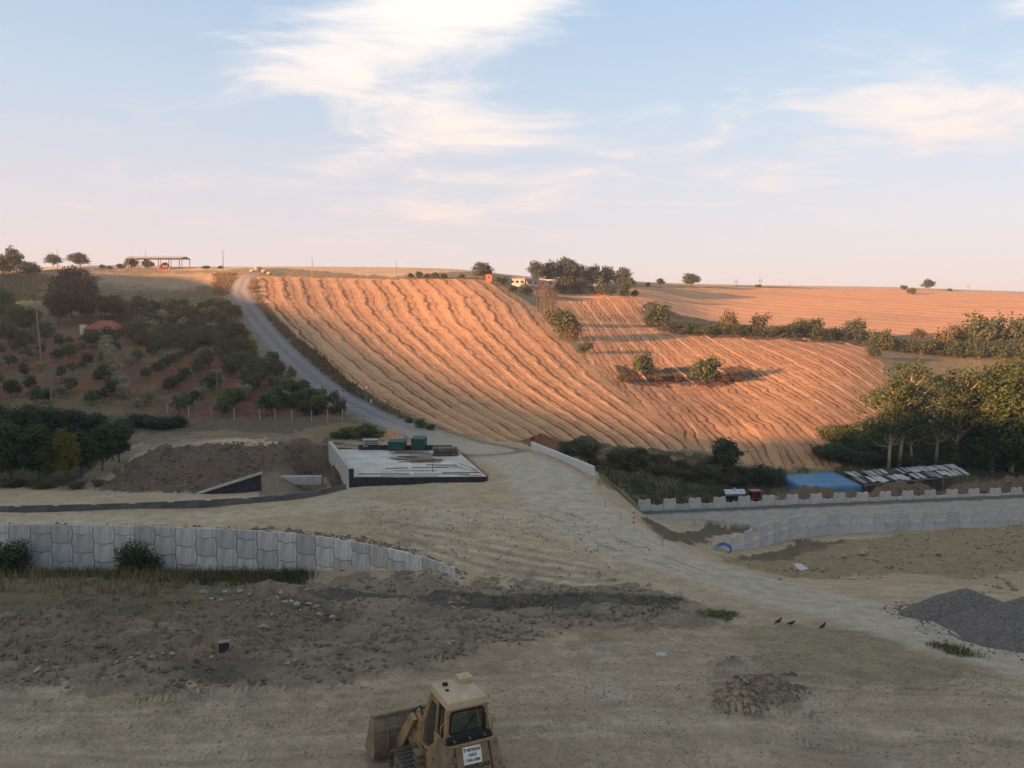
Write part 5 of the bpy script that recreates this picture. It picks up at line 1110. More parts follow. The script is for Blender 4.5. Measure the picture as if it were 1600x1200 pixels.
# ------------------------------------------------------------------ signs, posts, poles
M_POST = mat('post_concrete', (0.34, .32, .28), .9, .2, 2, .2, rnd=.15)
M_WHITE = mat('white_paint', (0.5, .49, .46), .6, .12, 4, .05); M_REDP = mat('red_sign', (0.26, .035, .03), .5, .15, 4, .05); M_ORANGE = mat('orange_plastic', (0.55, .10, .03), .5, .15, 4, .05)
x, y, z = G(573, 630); sg = empty('road_sign', (x, y, z)); tag(sg, 'round white road sign with red border at the foot of the striped field', 'sign')
MB().tube([(0, 0, -.2), (0, 0, 2.9)], .045, 6).build('post', M_GALV, sg)
MB().tube([(0, -.05, 2.75), (0, -.075, 2.75)], .48, 24).build('red_border', M_REDP, sg); MB().tube([(0, -.076, 2.75), (0, -.085, 2.75)], .34, 24).build('white_face', M_WHITE, sg)
x, y, z = G(580, 632); MBs = MB().box((0, 0, .45), (.35, .12, .9), taper=.8); tag(MBs.build('marker_stone', M_WHITE, loc=(x, y, z), bevel=.03), 'short pale marker stone beside the round road sign', 'marker')
def striped_post(px, py, h, label):
    x, y, z = G(px, py); e = empty('marker_post', (x, y, z)); tag(e, label, 'post'); n = 6
    for k in range(n): MB().tube([(0, 0, h * k / n - (.2 if k == 0 else 0)), (0, 0, h * (k + 1) / n)], .09, 8).build('band', M_ORANGE if k % 2 == 0 else M_WHITE, e)
striped_post(990, 818, 1.15, 'orange and white banded marker post at the edge of the pit')
for px, py, h in ((1035, 853, .75), (946, 792, .6), (910, 747, .7), (969, 810, .55), (934, 862, .5)):
    x, y, z = G(px, py); tag(MB().bar((0, 0, -.2), (J(.1), J(.05), h), .07).build('stake', M_WOODP, loc=(x, y, z)), 'thin wooden stake on the crumbling right edge of the haul track', 'stake', 'survey stakes')
for px, py in ((262,648),(295,650),(330,653),(366,655),(406,657),(430,657),(456,658),(487,659),(512,658),(535,656)):
    x, y, z = G(px, py); tag(MB().box((0, 0, .75), (.14, .14, 1.9), (J(.04), J(.04), 0), .85).build('fence_post', M_POST, loc=(x, y, z)), 'pale concrete fence post along the lower edge of the orchard', 'post', 'fence posts below the orchard')
for px, py in ((470,596),(477,600),(483,603),(490,607)):
    x, y, z = G(px, py); tag(MB().box((0, 0, .7), (.14, .14, 1.8), (J(.05), J(.05), 0), .85).build('fence_post', M_POST, loc=(x, y, z)), 'pale post by the gravel road at the overgrown orchard corner', 'post', 'roadside fence posts')
M_POLE = mat('pole_concrete', (0.21, .185, .155), .9, .2, 2, .2, rnd=.15)
def pole(px, py, hpx, label, arm=True, lean=0.0, r=.13, ymin=9.0):
    x, y, z = G(px, py, ymin); h = hpx * y / F; e = empty('utility_pole', (x, y, z)); tag(e, label, 'pole'); e.rotation_euler[1] = lean
    MB().tube([(0, 0, -.5), (0, 0, h)], [r * 1.25, r * .7], 7).build('shaft', M_POLE, e)
    if arm:
        MB().bar((-.8, 0, h - .35), (.8, 0, h - .35), .09).build('crossarm', M_POLE, e)
        for s in (-.7, 0, .7): MB().tube([(s, 0, h - .3), (s, 0, h - .05)], .045, 5).build('insulator', M_WHITE, e)
pole(65, 567, 98, 'tall pale pole leaning among the orchard rows', True, -.06, .2)
pole(80, 633, 62, 'shorter pale pole near the foot of the orchard', False, .03, .14)
pole(340, 618, 42, 'thin pole among the trees on the right side of the orchard', True, 0, .1)
pole(349, 428, 36, 'utility pole on the skyline left of the gravel road crest', True, 0, .16, 200)
pole(488, 434, 30, 'utility pole on the skyline right of the gravel road crest', False, 0, .14, 200)
pole(619, 436, 29, 'utility pole on the skyline left of the bush row', False, 0, .14, 200)
pole(228, 420, 28, 'thin pole rising behind the open-sided shed', False, 0, .12, 200); pole(90, 415, 28, 'thin pole behind the small round skyline tree', True, 0, .12, 200); pole(915, 446, 36, 'thin pole behind the farmstead roof', False, 0, .1, 200)
# ------------------------------------------------------------------ hilltop buildings
M_ROOFG = mat('sheet_roof', (0.26, .28, .31), .5, .15, 1, .1, metal=.3); M_TILE = mat('red_tiles', (0.33, .105, .06), .85, .3, 2, .4); M_WALLW = mat('plaster', (0.58, .53, .45), .9, .15, 1, .1); M_WALLO = mat('orange_plaster', (0.34, .15, .085), .9, .2, 1, .1); M_WIN = mat('window_dark', (0.03, .033, .04), .3, .1, 2, 0)
x, y, z = G(246, 422, 200); y += 2; z = hz(x, y); w = 84 * y / F; sh = empty('open_shed', (x, y, z)); tag(sh, 'open-sided steel shed with thin grey roof on the left skyline', 'shed')
hh = 17.5 * y / F
MB().prism([(-4.2, hh - .25), (0, hh + .35), (4.2, hh - .25), (4.2, hh - .05), (0, hh + .6), (-4.2, hh - .05)], -w / 2, w / 2, 'x').build('roof', M_ROOFG, sh)
MB().box((0, -4.1, hh - .45), (w, .12, .35)).build('eaves_beam', M_STEEL, sh)
for k in range(6):
    for s in (-3.9, 3.9): MB().box((-w / 2 + .3 + (w - .6) * k / 5, s, hh / 2 - .2), (.2, .2, hh)).build('column', M_STEEL, sh)
fm = empty('seed_drill', (x + 2.0, y - 1, z)); tag(fm, 'red farm implement parked under the open-sided shed', 'implement')
MB().prism([(-2, .7), (2, .7), (2.2, 1.7), (-2.2, 1.7)], -.5, .5, 'y').build('hopper', M_REDP, fm); MB().box((0, 0, .55), (4.4, .2, .2)).build('frame', M_REDP, fm)
for s in (-2.1, 2.1): wheel(s * 1.1, 0, .5, .2, fm)
def house(px, py, wpx, hpx, roofm, wallm, label, name='house', depth=6, hip=True, roofh=.55, ymin=100, win=2):
    x, y, z = G(px, py, ymin); w = wpx * y / F; h = hpx * y / F; e = empty(name, (x, y, z)); tag(e, label, 'house'); wh = h * (1 - roofh); d = depth / 2
    MB().box((0, 0, wh / 2 - .3), (w * .94, depth * .94, wh + .6)).build('wall', wallm, e)
    if hip: MB().poly([(-w / 2, -d, wh), (w / 2, -d, wh), (w / 2, d, wh), (-w / 2, d, wh), (-w * .2, 0, h), (w * .2, 0, h)], [(3, 2, 1, 0), (0, 1, 5, 4), (1, 2, 5), (2, 3, 4, 5), (3, 0, 4)]).build('roof', roofm, e)
    else: MB().prism([(-d * 1.05, wh), (d * 1.05, wh + (h - wh) * .4), (d * 1.05, h), (-d * 1.05, wh + (h - wh) * .55)], -w / 2, w / 2, 'x').build('roof', roofm, e)
    for k in range(win):
        wx = -w * .47 + w * .94 * (k + .5) / win; o = MB().box((wx, -d * .94 - .01, wh * .55), (min(1.1, w * .2), .06, wh * .42)).build('window', M_WIN, e); MB().box((wx, -d * .94 - .06, wh * .55 - wh * .23), (min(1.3, w * .24), .12, .08)).build('sill', M_CONCP, o)
    return e
e = house(166, 523, 52, 22, M_TILE, M_CLOD, 'small house with red hipped tile roof among the orchard trees', depth=7, roofh=.62)
MB().box((-4.9, -2.0, 1.2), (1.2, 1.2, 2.9)).build('chimney', M_WALLW, e)
house(764, 439, 10, 11, M_TILE, M_WALLO, 'small orange-walled hut beside the round skyline tree', 'hut', 3.5, False, .25, 200, 1)
house(808, 446, 24, 13, M_ROOFG, M_WALLW, 'low pale farm building with grey roof left of the farmstead trees', 'farm_building', 6, False, .3, 200, 3)
house(832, 447, 20, 12, M_ROOFG, M_CONC, 'grey farm shed right next to the low pale farm building', 'farm_building', 6, False, .3, 200, 2)
house(853, 448, 26, 12, M_WALLW, M_CONC, 'flat beige-roofed farm building in front of the dark farm trees', 'farm_building', 6, False, .3, 200, 2)
house(912, 446, 36, 30, M_ROOFG, M_WALLW, 'farmhouse with bluish gabled roof showing between the dark trees', 'farmhouse', 9, True, .3, 250, 3)
house(932, 452, 9, 9, M_WALLW, M_WALLW, 'tiny cream hut under the farmstead trees', 'hut', 3, False, .3, 200, 1)

# ------------------------------------------------------------------ stones and litter in the foreground
M_STONE = mat('pale_stone', (0.36, .32, .25), .9, .2, 3, .5, rnd=.2); M_STONEB = mat('brown_stone', (0.33, .26, .17), .9, .25, 3, .5, rnd=.2)
def stone_mesh(seed, m):
    rng = np.random.default_rng(seed); import bmesh
    bm = bmesh.new(); bmesh.ops.create_icosphere(bm, subdivisions=2, radius=.5)
    cut = rng.normal(size=(7, 3)); cut /= np.linalg.norm(cut, axis=1)[:, None]
    for v in bm.verts:
        c = np.array(v.co)
        for k in cut:
            d = c @ k - (.30 + .08 * (k[0] > 0));  c = c - k * max(d, 0) * .9
        v.co = Vector(c * (1, .8, .7))
    me = bpy.data.meshes.new('stone'); bm.to_mesh(me); bm.free(); me.materials.append(m); return me
ST = [stone_mesh(i, M_STONE) for i in range(4)]; STB = [stone_mesh(10 + i, M_STONEB) for i in range(3)]
def stone(px, py, wpx, label, group, lib=ST):
    x, y, z = G(px, py); s = wpx * y / F * 1.3; o = link('stone', lib[int(px + py) % len(lib)], None, (x, y, hz(x, y) + s * .18), random.random() * 6.3, (s, s * .9, s * (.8 + J(.2)))); o.rotation_euler[0] = J(.5)
    return tag(o, label, 'stone', group)
for px, py, w in ((318,928,11),(330,937,7),(350,927,9),(375,926,10),(386,940,6),(390,930,7),(412,982,13),(438,928,10),(444,944,11),(455,942,9),(462,947,12),(482,946,12),(494,950,10),(432,936,7),(500,962,11),(520,966,9),(345,939,7),(404,950,7),(425,962,6),(470,955,7),(372,945,6)):
    stone(px, py, w, 'whitish stone among the rubble on the crest of the brown bank', 'pale stones on the bank crest')
for px, py, w in ((217,1023,8),(236,1028,7),(255,1022,6),(270,1023,9),(205,1030,8),(330,1028,7),(58,1050,12),(345,1005,5),(450,1038,8),(461,1034,6),(182,1036,8),(700,1008,10),(708,1004,8),(684,1010,7)):
    stone(px, py, w, 'pale stone lying at the foot of the brown bank', 'pale stones at the bank foot')
for px, py, w in ((936,896,6),(960,907,8),(1014,915,8),(1055,933,9),(975,923,6),(1350,868,20),(1318,872,12),(1561,862,10),(1270,890,8),(1285,893,9),(1390,888,11),(1420,880,9),(1466,868,8)):
    stone(px, py, w, 'yellowish brown boulder beside the haul track', 'boulders beside the haul track', STB)
for i in range(14): stone(1150 + J(28), 1078 + J(18), 7 + J(3), 'brown stone in the low dug patch of the foreground dirt', 'stones of the dug patch', STB)
for i in range(10): stone(715 + J(14), 945 + J(8), 7 + J(3), 'brown stone in the small rubble heap beside the dark ditch', 'stones by the dark ditch', STB)
for i in range(12): stone(1555 + J(35), 917 + J(16), 8 + J(3), 'brown rock behind the dark gravel heap', 'rocks behind the gravel heap', STB)
for px, py, w in ((403,424,16),(412,426,12),(394,425,9),(420,429,10)): 
    x, y, z = G(px, py, 200); s = w * y / F; tag(link('stone', ST[px % 4], None, (x, y, z + s * .2), 0, (s, s, s * .8)), 'large pale rock heaped at the crest of the gravel road', 'stone', 'rocks at the road crest')
x, y, z = G(350, 1016); bx = empty('paint_bucket', (x, y, z), R(20)); tag(bx, 'small black box with pale rim lying on the brown bank', 'box')
MB().box((0, 0, .16), (.36, .30, .34)).build('body', M_BITU, bx, .015); MB().box((0, 0, .340), (.37, .31, .02)).build('rim', M_STONEB, bx)
x, y, z = G(1251, 890); sk = empty('torn_sack', (x, y, z), R(30)); tag(sk, 'crumpled white sack lying on the slope below the toothed wall', 'sack')
cloth('sheet', [(-.5, -.3, .1), (.5, -.3, .05), (.55, .35, .25), (-.45, .3, .45)], M_CONCP, sk, 10, 8, .15, seed=3)
x, y, z = G(1325, 905); tag(MB().box((0, 0, .06), (1.1, .22, .1), (0, .02, .05)).build('board', M_WOODP, loc=(x, y, z), bevel=.01), 'short pale board on the slope above the haul track', 'board')
x, y, z = G(1032, 1024); pb = empty('plastic_sheet', (x, y, z), R(10)); tag(pb, 'small crumpled pale plastic scrap on the open foreground dirt', 'plastic'); cloth('sheet', [(-.2, -.1, .02), (.2, -.12, .03), (.22, .1, .08), (-.18, .1, .06)], M_WHITE, pb, 6, 5, .04, th=.005)
x, y, z = G(1129, 862); hs = empty('hose_coil', (x, y, z), R(-20)); tag(hs, 'coil of bright blue hose at the near end of the toothed wall', 'hose'); M_BLUEP = mat('blue_hose', (0.04, .15, .38), .5, .15, 3, .1)
for k in range(3): MB().tube([((.62 + .05 * k) * math.cos(a), .18 * k - .1 + .25 * math.sin(a), .22 + (.34 + .03 * k) * math.sin(a)) for a in np.linspace(.1 - .1 * k, 6.2, 28)], .05, 6).build('loop', M_BLUEP, hs)
# three dark doves on the weedy rim beside the track
M_BIRD = mat('dark_feathers', (0.045, .035, .03), .8, .3, 20, .1); M_LEG = mat('bird_leg', (0.15, .07, .05), .7, .1, 9, 0)
def bird(px, py, rz, up, label):
    x, y, z = G(px, py); e = empty('dove', (x, y, hz(x, y)), rz); tag(e, label, 'bird')
    path = [(-.24, 0, .10 - up * .06), (-.17, 0, .115 - up * .03), (-.10, 0, .135), (-.03, 0, .15), (.04, 0, .165 + up * .02), (.085, 0, .195 + up * .03), (.105, 0, .235 + up * .04), (.13, 0, .25 + up * .04), (.155, 0, .245 + up * .04), (.185, 0, .235 + up * .04)]
    MB().tube(path, [.018, .028, .052, .066, .064, .045, .032, .033, .022, .004], 10).build('body', M_BIRD, e, smooth=True)
    for s in (-1, 1):
        MB().prism([(.05, .18), (-.02, .19), (-.16, .135), (-.2, .105), (-.10, .10), (0, .12)], s * .052, s * .068, 'y').build('wing', M_BIRD, e)
        MB().tube([(0, s * .02, .10), (.005, s * .022, 0)], .006, 5).build('leg', M_LEG, e)
for px, py, rz, up, lb in ((1217, 975, .3, 1, 'dark dove standing upright at the left end of the weedy rim'), (1237, 978, .1, -.3, 'dark dove crouching beside the upright dove on the rim'), (1286, 983, .5, 1, 'dark dove perched apart from the other two on the rim')):
    bird(px, py, rz, up, lb)

# ------------------------------------------------------------------ track loader
M_CAT = mat('loader_paint', (0.345, 0.225, 0.105), 0.65, 0.25, 3.2, 0.15, col2=(0.20, 0.14, 0.08), fine=14)
M_CATD = mat('loader_dusty', (0.235, 0.165, 0.095), 0.85, 0.25, 3.5, 0.15, col2=(0.135, .098, .06), fine=14)
M_ROOF = mat('loader_roof', (0.47, 0.37, 0.225), 0.7, 0.15, 2.0, 0.1, fine=14)
M_BKT = mat('bucket_steel', (0.25, 0.19, 0.12), 0.8, 0.35, 2.6, 0.25, col2=(0.14, .12, .095), metal=.05)
M_TRK = mat('track_steel', (0.085, 0.08, 0.075), 0.7, 0.35, 6, 0.3, col2=(.15, .13, .10), metal=.3)
M_BLACK = mat('black_rubber', (0.016, .016, .016), .7, .2, 5, .1)
M_CHR = mat('cylinder_rod', (0.45, .45, .45), .25, .1, 4, 0, metal=1)
G_ = bpy.data.materials.new('cab_glass'); G_.use_nodes = True
def _glass():
    N = G_.node_tree.nodes; L = G_.node_tree.links; N.remove(N['Principled BSDF'])
    t = N.new('ShaderNodeBsdfTransparent'); t.inputs[0].default_value = (.84, .93, .88, 1); g = N.new('ShaderNodeBsdfGlossy'); g.inputs['Roughness'].default_value = .06
    d = N.new('ShaderNodeBsdfDiffuse'); d.inputs[0].default_value = (.3, .27, .2, 1)
    fr = N.new('ShaderNodeFresnel'); fr.inputs[0].default_value = 1.45; mx = N.new('ShaderNodeMixShader'); m2 = N.new('ShaderNodeMixShader'); m2.inputs[0].default_value = .07
    L.new(t.outputs[0], m2.inputs[1]); L.new(d.outputs[0], m2.inputs[2]); L.new(fr.outputs[0], mx.inputs[0]); L.new(m2.outputs[0], mx.inputs[1]); L.new(g.outputs[0], mx.inputs[2]); L.new(mx.outputs[0], N['Material Output'].inputs[0])
_glass()
LD = empty('track_loader', (-1.27, 17.85, hz(-1.27, 17.85)), R(26)); LD.scale = (.95, .95, .93); tag(LD, 'dusty yellow tracked loader with a cab and raised bucket on the foreground dirt', 'loader')
def rrect(w, h, r, n=5, cx=0, cz=0, wt=None):
    """rounded rectangle, optional narrower top"""
    P = []
    for sx, sz, a0 in ((1, 1, 0), (-1, 1, 90), (-1, -1, 180), (1, -1, 270)):
        ww = (wt if (wt and sz > 0) else w) / 2
        for k in range(n + 1): a = R(a0 + 90 * k / n); P.append((cx + sx * (ww - r) + r * math.cos(a), cz + sz * (h / 2 - r) + r * math.sin(a)))
    return P
def ring(outer, inner, y0, y1, axis='y'):
    n = len(outer); mk = (lambda p, t: (p[0], t, p[1])) if axis == 'y' else (lambda p, t: (t, p[0], p[1]))
    vs = [mk(p, y0) for p in outer] + [mk(p, y0) for p in inner] + [mk(p, y1) for p in outer] + [mk(p, y1) for p in inner]
    fs = []
    for i in range(n):
        j = (i + 1) % n; fs += [(i, j, n + j, n + i), (2 * n + i, 3 * n + i, 3 * n + j, 2 * n + j), (i, 2 * n + i, 2 * n + j, j), (n + i, n + j, 3 * n + j, 3 * n + i)]
    return MB().poly(vs, fs)
# chassis and rear engine housing
MB().box((0, .4, .75), (1.2, 3.6, .9)).build('chassis', M_CATD, LD, .03)
def frust(b, t, z0, z1, name, m, bev=.025):
    return MB().poly([(b[0], b[2], z0), (b[1], b[2], z0), (b[1], b[3], z0), (b[0], b[3], z0), (t[0], t[2], z1), (t[1], t[2], z1), (t[1], t[3], z1), (t[0], t[3], z1)], [(3, 2, 1, 0), (4, 5, 6, 7), (0, 1, 5, 4), (1, 2, 6, 5), (2, 3, 7, 6), (3, 0, 4, 7)]).build(name, m, LD, bev)
hood = frust((-.80, .80, -1.22, -.10), (-.70, .70, -.80, -.30), 1.05, 2.22, 'engine_hood', M_CATD)
frust((-.78, .78, -1.20, 1.2), (-.78, .78, -1.20, 1.2), .85, 1.04, 'deck_plate', M_CATD)
MB().box((0, -.68, 2.245), (1.12, .20, .05)).build('grille_recess', M_BLACK, hood)
for k in range(3): MB().box((-.40 + .40 * k, -.68, 2.275), (.04, .18, .02)).build('grille_bar', M_CATD, hood)
# rear door seams and hinges on the sloping rear face
def rear(u_, v):            # point on the rear face: u across (-1..1), v 0 bottom..1 top
    return Vector((u_ * (.80 - .10 * v), -1.22 + .42 * v, 1.05 + 1.17 * v))
rn = Vector((0, -1.17, .42)).normalized()
for u_ in (-.62, .62): MB().bar(rear(u_, .03) + rn * .008, rear(u_, .97) + rn * .008, .022, .022).build('door_seam', M_BLACK, hood)
for u_ in (-.66, .66):
    for v in (.25, .75): MB().bar(rear(u_, v - .05) + rn * .025, rear(u_, v + .05) + rn * .025, .05).build('hinge', M_CATD, hood)
MB().bar(rear(-.80, .985) + rn * .01, rear(.80, .985) + rn * .01, .05, .05).build('top_rail', M_CAT, hood)
# warning notice and maker's lettering
def text_mesh(body, size, m, name='lettering'):
    cu_ = bpy.data.curves.new('t', 'FONT'); cu_.body = body; cu_.size = size; cu_.align_x = 'CENTER'; cu_.align_y = 'CENTER'; cu_.offset = size * .03; cu_.extrude = .0015
    o = bpy.data.objects.new('t', cu_); COL.objects.link(o); dg = bpy.context.evaluated_depsgraph_get(); dg.update()
    me = bpy.data.meshes.new_from_object(o.evaluated_get(dg)); bpy.data.objects.remove(o); me.materials.clear(); me.materials.append(m); me.name = name; return me
ang = math.atan2(1.17, .42)
def on_rear(me, name, u_, v, lift, parent, roll=0.0):
    o = link(name, me, parent); p = rear(u_, v) + rn * lift
    o.matrix_local = Matrix.Translation(p) @ Matrix.Rotation(ang, 4, 'X') @ Matrix.Rotation(roll, 4, 'Z'); return o
M_INK = mat('black_ink', (0.015, .015, .015), .7, .1, 5, 0)
nt_ = on_rear(MB().box((0, 0, 0), (.47, .40, .012)).mesh('notice', mat('notice_white', (0.66, .65, .60), .7, .12, 5, .05), bevel=.003), 'warning_notice', -.02, .77, .012, LD, R(-2)); nt_['label'] = 'white notice with black Turkish warning text'
for ln_t, yy, sz in (('25 METREDEN', .115, .078), ('FAZLA', 0.0, .082), ('! YAKLAŞMA', -.115, .080)):
    t = link('lettering', text_mesh(ln_t, sz, M_INK), nt_); t.location = (0, yy, .0085); t.scale = (.86, 1.15, 1)
on_rear(text_mesh('CATERPILLAR', .145, M_INK), 'lettering', -.02, .545, .004, hood)
# cab
cab = empty('cab', (0, 0, 0), 0, LD)
M_IN = mat('cab_dark', (0.09, .095, .095), .8, .2, 4, 0)
def cpt(sx, y, z): return (sx * (.50 + .07 * (3.02 - z) / .75), y, z)       # cab flares downwards
ZB = 2.22
pill = {'rear_pillar': ((-.5, 3.02), (-.56, ZB)), 'door_pillar': ((-.02, 3.02), (.02, 1.55)), 'front_pillar': ((.50, 3.02), (.98, 2.05))}
for s in (-1, 1):
    for nm, (t_, b_q) in pill.items():
        MB().bar(cpt(s, t_[0], t_[1]), cpt(s, b_q[0], max(b_q[1], 1.6)), .075, .085).build(nm, M_CAT, cab)
    MB().bar(cpt(s, .98, 2.05), cpt(s, 1.02, 1.35), .07).build('front_pillar', M_CAT, cab)
    # side body below the window line
    P = [(-.60, 1.05), (1.02, 1.05), (1.05, 1.36), (.55, 1.40), (.30, 1.75), (.03, 1.95), (-.02, 2.28), (-.58, 2.30)]
    MB().prism(P, s * .62, s * .66, 'x').build('side_panel', M_CAT, cab, .01)
    # door frame and its two panes
    fr = [(.04, 3.0), (.04, 1.72), (.30, 1.62), (.62, 1.48), (.92, 1.48), (.94, 2.04), (.47, 3.0)]
    def inset(P_, d): 
        c_ = (sum(p[0] for p in P_) / len(P_), sum(p[1] for p in P_) / len(P_)); return [(c_[0] + (p[0] - c_[0]) * (1 - d), c_[1] + (p[1] - c_[1]) * (1 - d)) for p in P_]
    def flare(mb_):
        mb_.v = [(math.copysign(.50 + .07 * (3.02 - v[2]) / .75, s) + (v[0] if True else 0), v[1], v[2]) for v in mb_.v]; return mb_
    flare(ring(fr, inset(fr, .14), -.02, .02, 'x')).build('door_frame', M_CAT, cab)
    flare(MB().prism(inset(fr, .13), -.006, .006, 'x')).build('door_glass', G_, cab)
    rw = [(-.50, 2.96), (-.54, 2.34), (-.06, 2.34), (-.06, 2.96)]
    flare(ring(rw, inset(rw, .16), -.02, .02, 'x')).build('window_seal', M_BLACK, cab); flare(MB().prism(inset(rw, .15), -.006, .006, 'x')).build('side_glass', G_, cab)
# rear wall of the cab with its rounded window
o_, i_ = [(-.50, 3.03), (-.60, ZB + .02), (.60, ZB + .02), (.50, 3.03)], None
win = rrect(.93, .56, .09, 5, 0, 2.66, .86)
outer = []
for (x_, z_) in win:
    a = math.atan2((z_ - 2.66) / .42, x_ / .55); k = max(abs(math.cos(a)), abs(math.sin(a))); xx, zz = math.cos(a) / k, math.sin(a) / k
    z2 = 2.625 + .405 * zz; outer.append((xx * (.50 + .10 * (3.03 - z2) / .81), z2))
ring(outer, win, -.56, -.52).build('rear_wall', M_CAT, cab)
rw_ = empty('rear_window', (0, 0, 0), 0, cab)
ring(rrect(.97, .60, .10, 5, 0, 2.66, .90), rrect(.88, .51, .08, 5, 0, 2.66, .81), -.585, -.545).build('rear_window_seal', M_BLACK, cab)
MB().prism(rrect(.90, .53, .08, 5, 0, 2.66, .83), -.568, -.558, 'y').build('rear_glass', G_, cab)
bpy.data.objects.remove(rw_)
MB().poly([(-.60, -.57, ZB), (.60, -.57, ZB), (.60, -.75, ZB - .01), (-.60, -.75, ZB - .01), (-.60, -.57, ZB + .12), (.60, -.57, ZB + .12)], [(0, 1, 2, 3), (4, 5, 1, 0), (3, 2, 5, 4)]).build('rear_sill', M_BLACK, cab)
MB().prism([(-.5, 3.0), (.5, 3.0), (.5, 2.94), (-.5, 2.94)], -.40, .40, 'x').build('headliner', M_IN, cab)
# windscreen
MB().poly([cpt(-.92, .50, 3.0), cpt(.92, .50, 3.0), cpt(.95, 1.0, 2.0), cpt(-.95, 1.0, 2.0)], [(0, 1, 2, 3)]).build('windscreen', G_, cab)
MB().box((0, 1.02, 1.65), (1.18, .06, .75)).build('front_panel', M_CATD, cab)
# seat and controls seen through the glass
MB().box((.0, -.02, 2.24), (.46, .14, .5), (R(-8), 0, 0)).build('seat_back', M_IN, cab, .04); MB().box((0, .2, 2.0), (.52, .5, .14)).build('seat', M_IN, cab, .04); MB().box((0, .2, 1.5), (1.1, 1.4, .1)).build('floor', M_IN, cab); MB().box((.1, .72, 1.8), (.4, .2, .5)).build('console', M_IN, cab, .03)
# roof: overhanging plate, visor lip, lamp boxes, raised vent
rf = MB().poly([(-.54, -.60, 3.02), (.54, -.60, 3.02), (.54, .62, 3.02), (-.54, .62, 3.02), (-.51, -.57, 3.19), (.51, -.57, 3.19), (.50, .60, 3.21), (-.50, .60, 3.21)], [(3, 2, 1, 0), (4, 5, 6, 7), (0, 1, 5, 4), (1, 2, 6, 5), (2, 3, 7, 6), (3, 0, 4, 7)]).build('roof', M_ROOF, cab, .02)
MB().box((.32, .42, 3.27), (.36, .34, .14), (0, 0, .05)).build('vent_box', M_ROOF, rf, .02); MB().box((-.22, .36, 3.235), (.12, .1, .07)).build('bracket', M_BLACK, rf); MB().box((-.28, .06, 3.215), (.08, .06, .04)).build('bracket', M_BLACK, rf)
MB().box((0, -.59, 3.015), (1.10, .06, .03)).build('rear_lip', M_CAT, rf)
for s in (-1, 1):
    MB().tube([(s * .68, -.52, 2.25), (s * .69, -.54, 2.62), (s * .60, -.53, 2.70)], .016, 6).build('grab_rail', M_CAT, cab)
MB().bar((-.10, -.60, 2.44), (.22, -.60, 2.80), .018).build('wiper', M_BLACK, cab)
for u_, v in ((-.9, .9), (-.9, .5), (.9, .9), (.9, .5), (-.3, .9), (.3, .9)): MB().box(rear(u_, v) + rn * .008, (.035, .03, .035)).build('bolt', M_TRK, hood)
# maker's emblem on the side panel
em = MB().box((-.665, -.05, 1.50), (.012, .28, .24)).build('emblem_plate', M_WHITE, cab, .004)
MB().box((-.674, -.05, 1.50), (.008, .24, .20)).build('emblem_field', M_CATD, em)
tm = link('lettering', text_mesh('CAT', .13, M_INK), em); tm.rotation_euler = (R(90), 0, R(-90)); tm.location = (-.682, -.05, 1.50)
# steps and hydraulic tank on the left
for k in range(3): MB().box((-.78, .70 + .02 * k, 1.05 + .16 * k), (.26, .34, .035)).build('step', M_CATD, LD)
MB().box((.80, .3, 1.25), (.3, 1.2, .5)).build('fuel_tank', M_CAT, LD, .04)
MB().tube([(.45, -.55, 2.2), (.45, -.55, 2.75)], .05, 8).build('exhaust', M_BLACK, LD)
# tracks
shoe = MB().box((0, 0, .02), (.46, .165, .04)).box((0, -.03, .06), (.46, .03, .05)).box((0, .05, .05), (.46, .025, .03)).mesh('track_shoe', M_TRK)
for s in (-1, 1):
    tr = empty('track', (s * .93, .35, 0), 0, LD)
    r_, Lh = .43, 1.35
    per = 2 * (2 * Lh) + 2 * math.pi * r_; nsh = 42
    for k in range(nsh):
        d = per * k / nsh
        if d < 2 * Lh: y_, z_, a = -Lh + d, 2 * r_, 0
        elif d < 2 * Lh + math.pi * r_: t = (d - 2 * Lh) / r_; y_, z_, a = Lh + r_ * math.sin(t), r_ + r_ * math.cos(t), -t
        elif d < 4 * Lh + math.pi * r_: y_, z_, a = Lh - (d - 2 * Lh - math.pi * r_), 0, math.pi
        else: t = (d - 4 * Lh - math.pi * r_) / r_; y_, z_, a = -Lh - r_ * math.sin(t), r_ - r_ * math.cos(t), math.pi - t
        o = link('track_shoe', shoe, tr, (0, y_, z_ + .06)); o.rotation_euler = (a, 0, 0)
    for y_ in (-Lh, Lh): MB().tube([(-.12, y_, r_ + .06), (.12, y_, r_ + .06)], r_ * .88, 22).build('idler', M_CATD, tr); MB().tube([(-.15, y_, r_ + .06), (.15, y_, r_ + .06)], r_ * .3, 12).build('hub', M_TRK, tr)
    MB().box((0, 0, r_ + .02), (.20, 2 * Lh, .34)).build('roller_frame', M_CATD, tr, .02)
    for k in range(5): MB().tube([(-.13, -1 + .5 * k, .18), (.13, -1 + .5 * k, .18)], .12, 12).build('roller', M_TRK, tr)
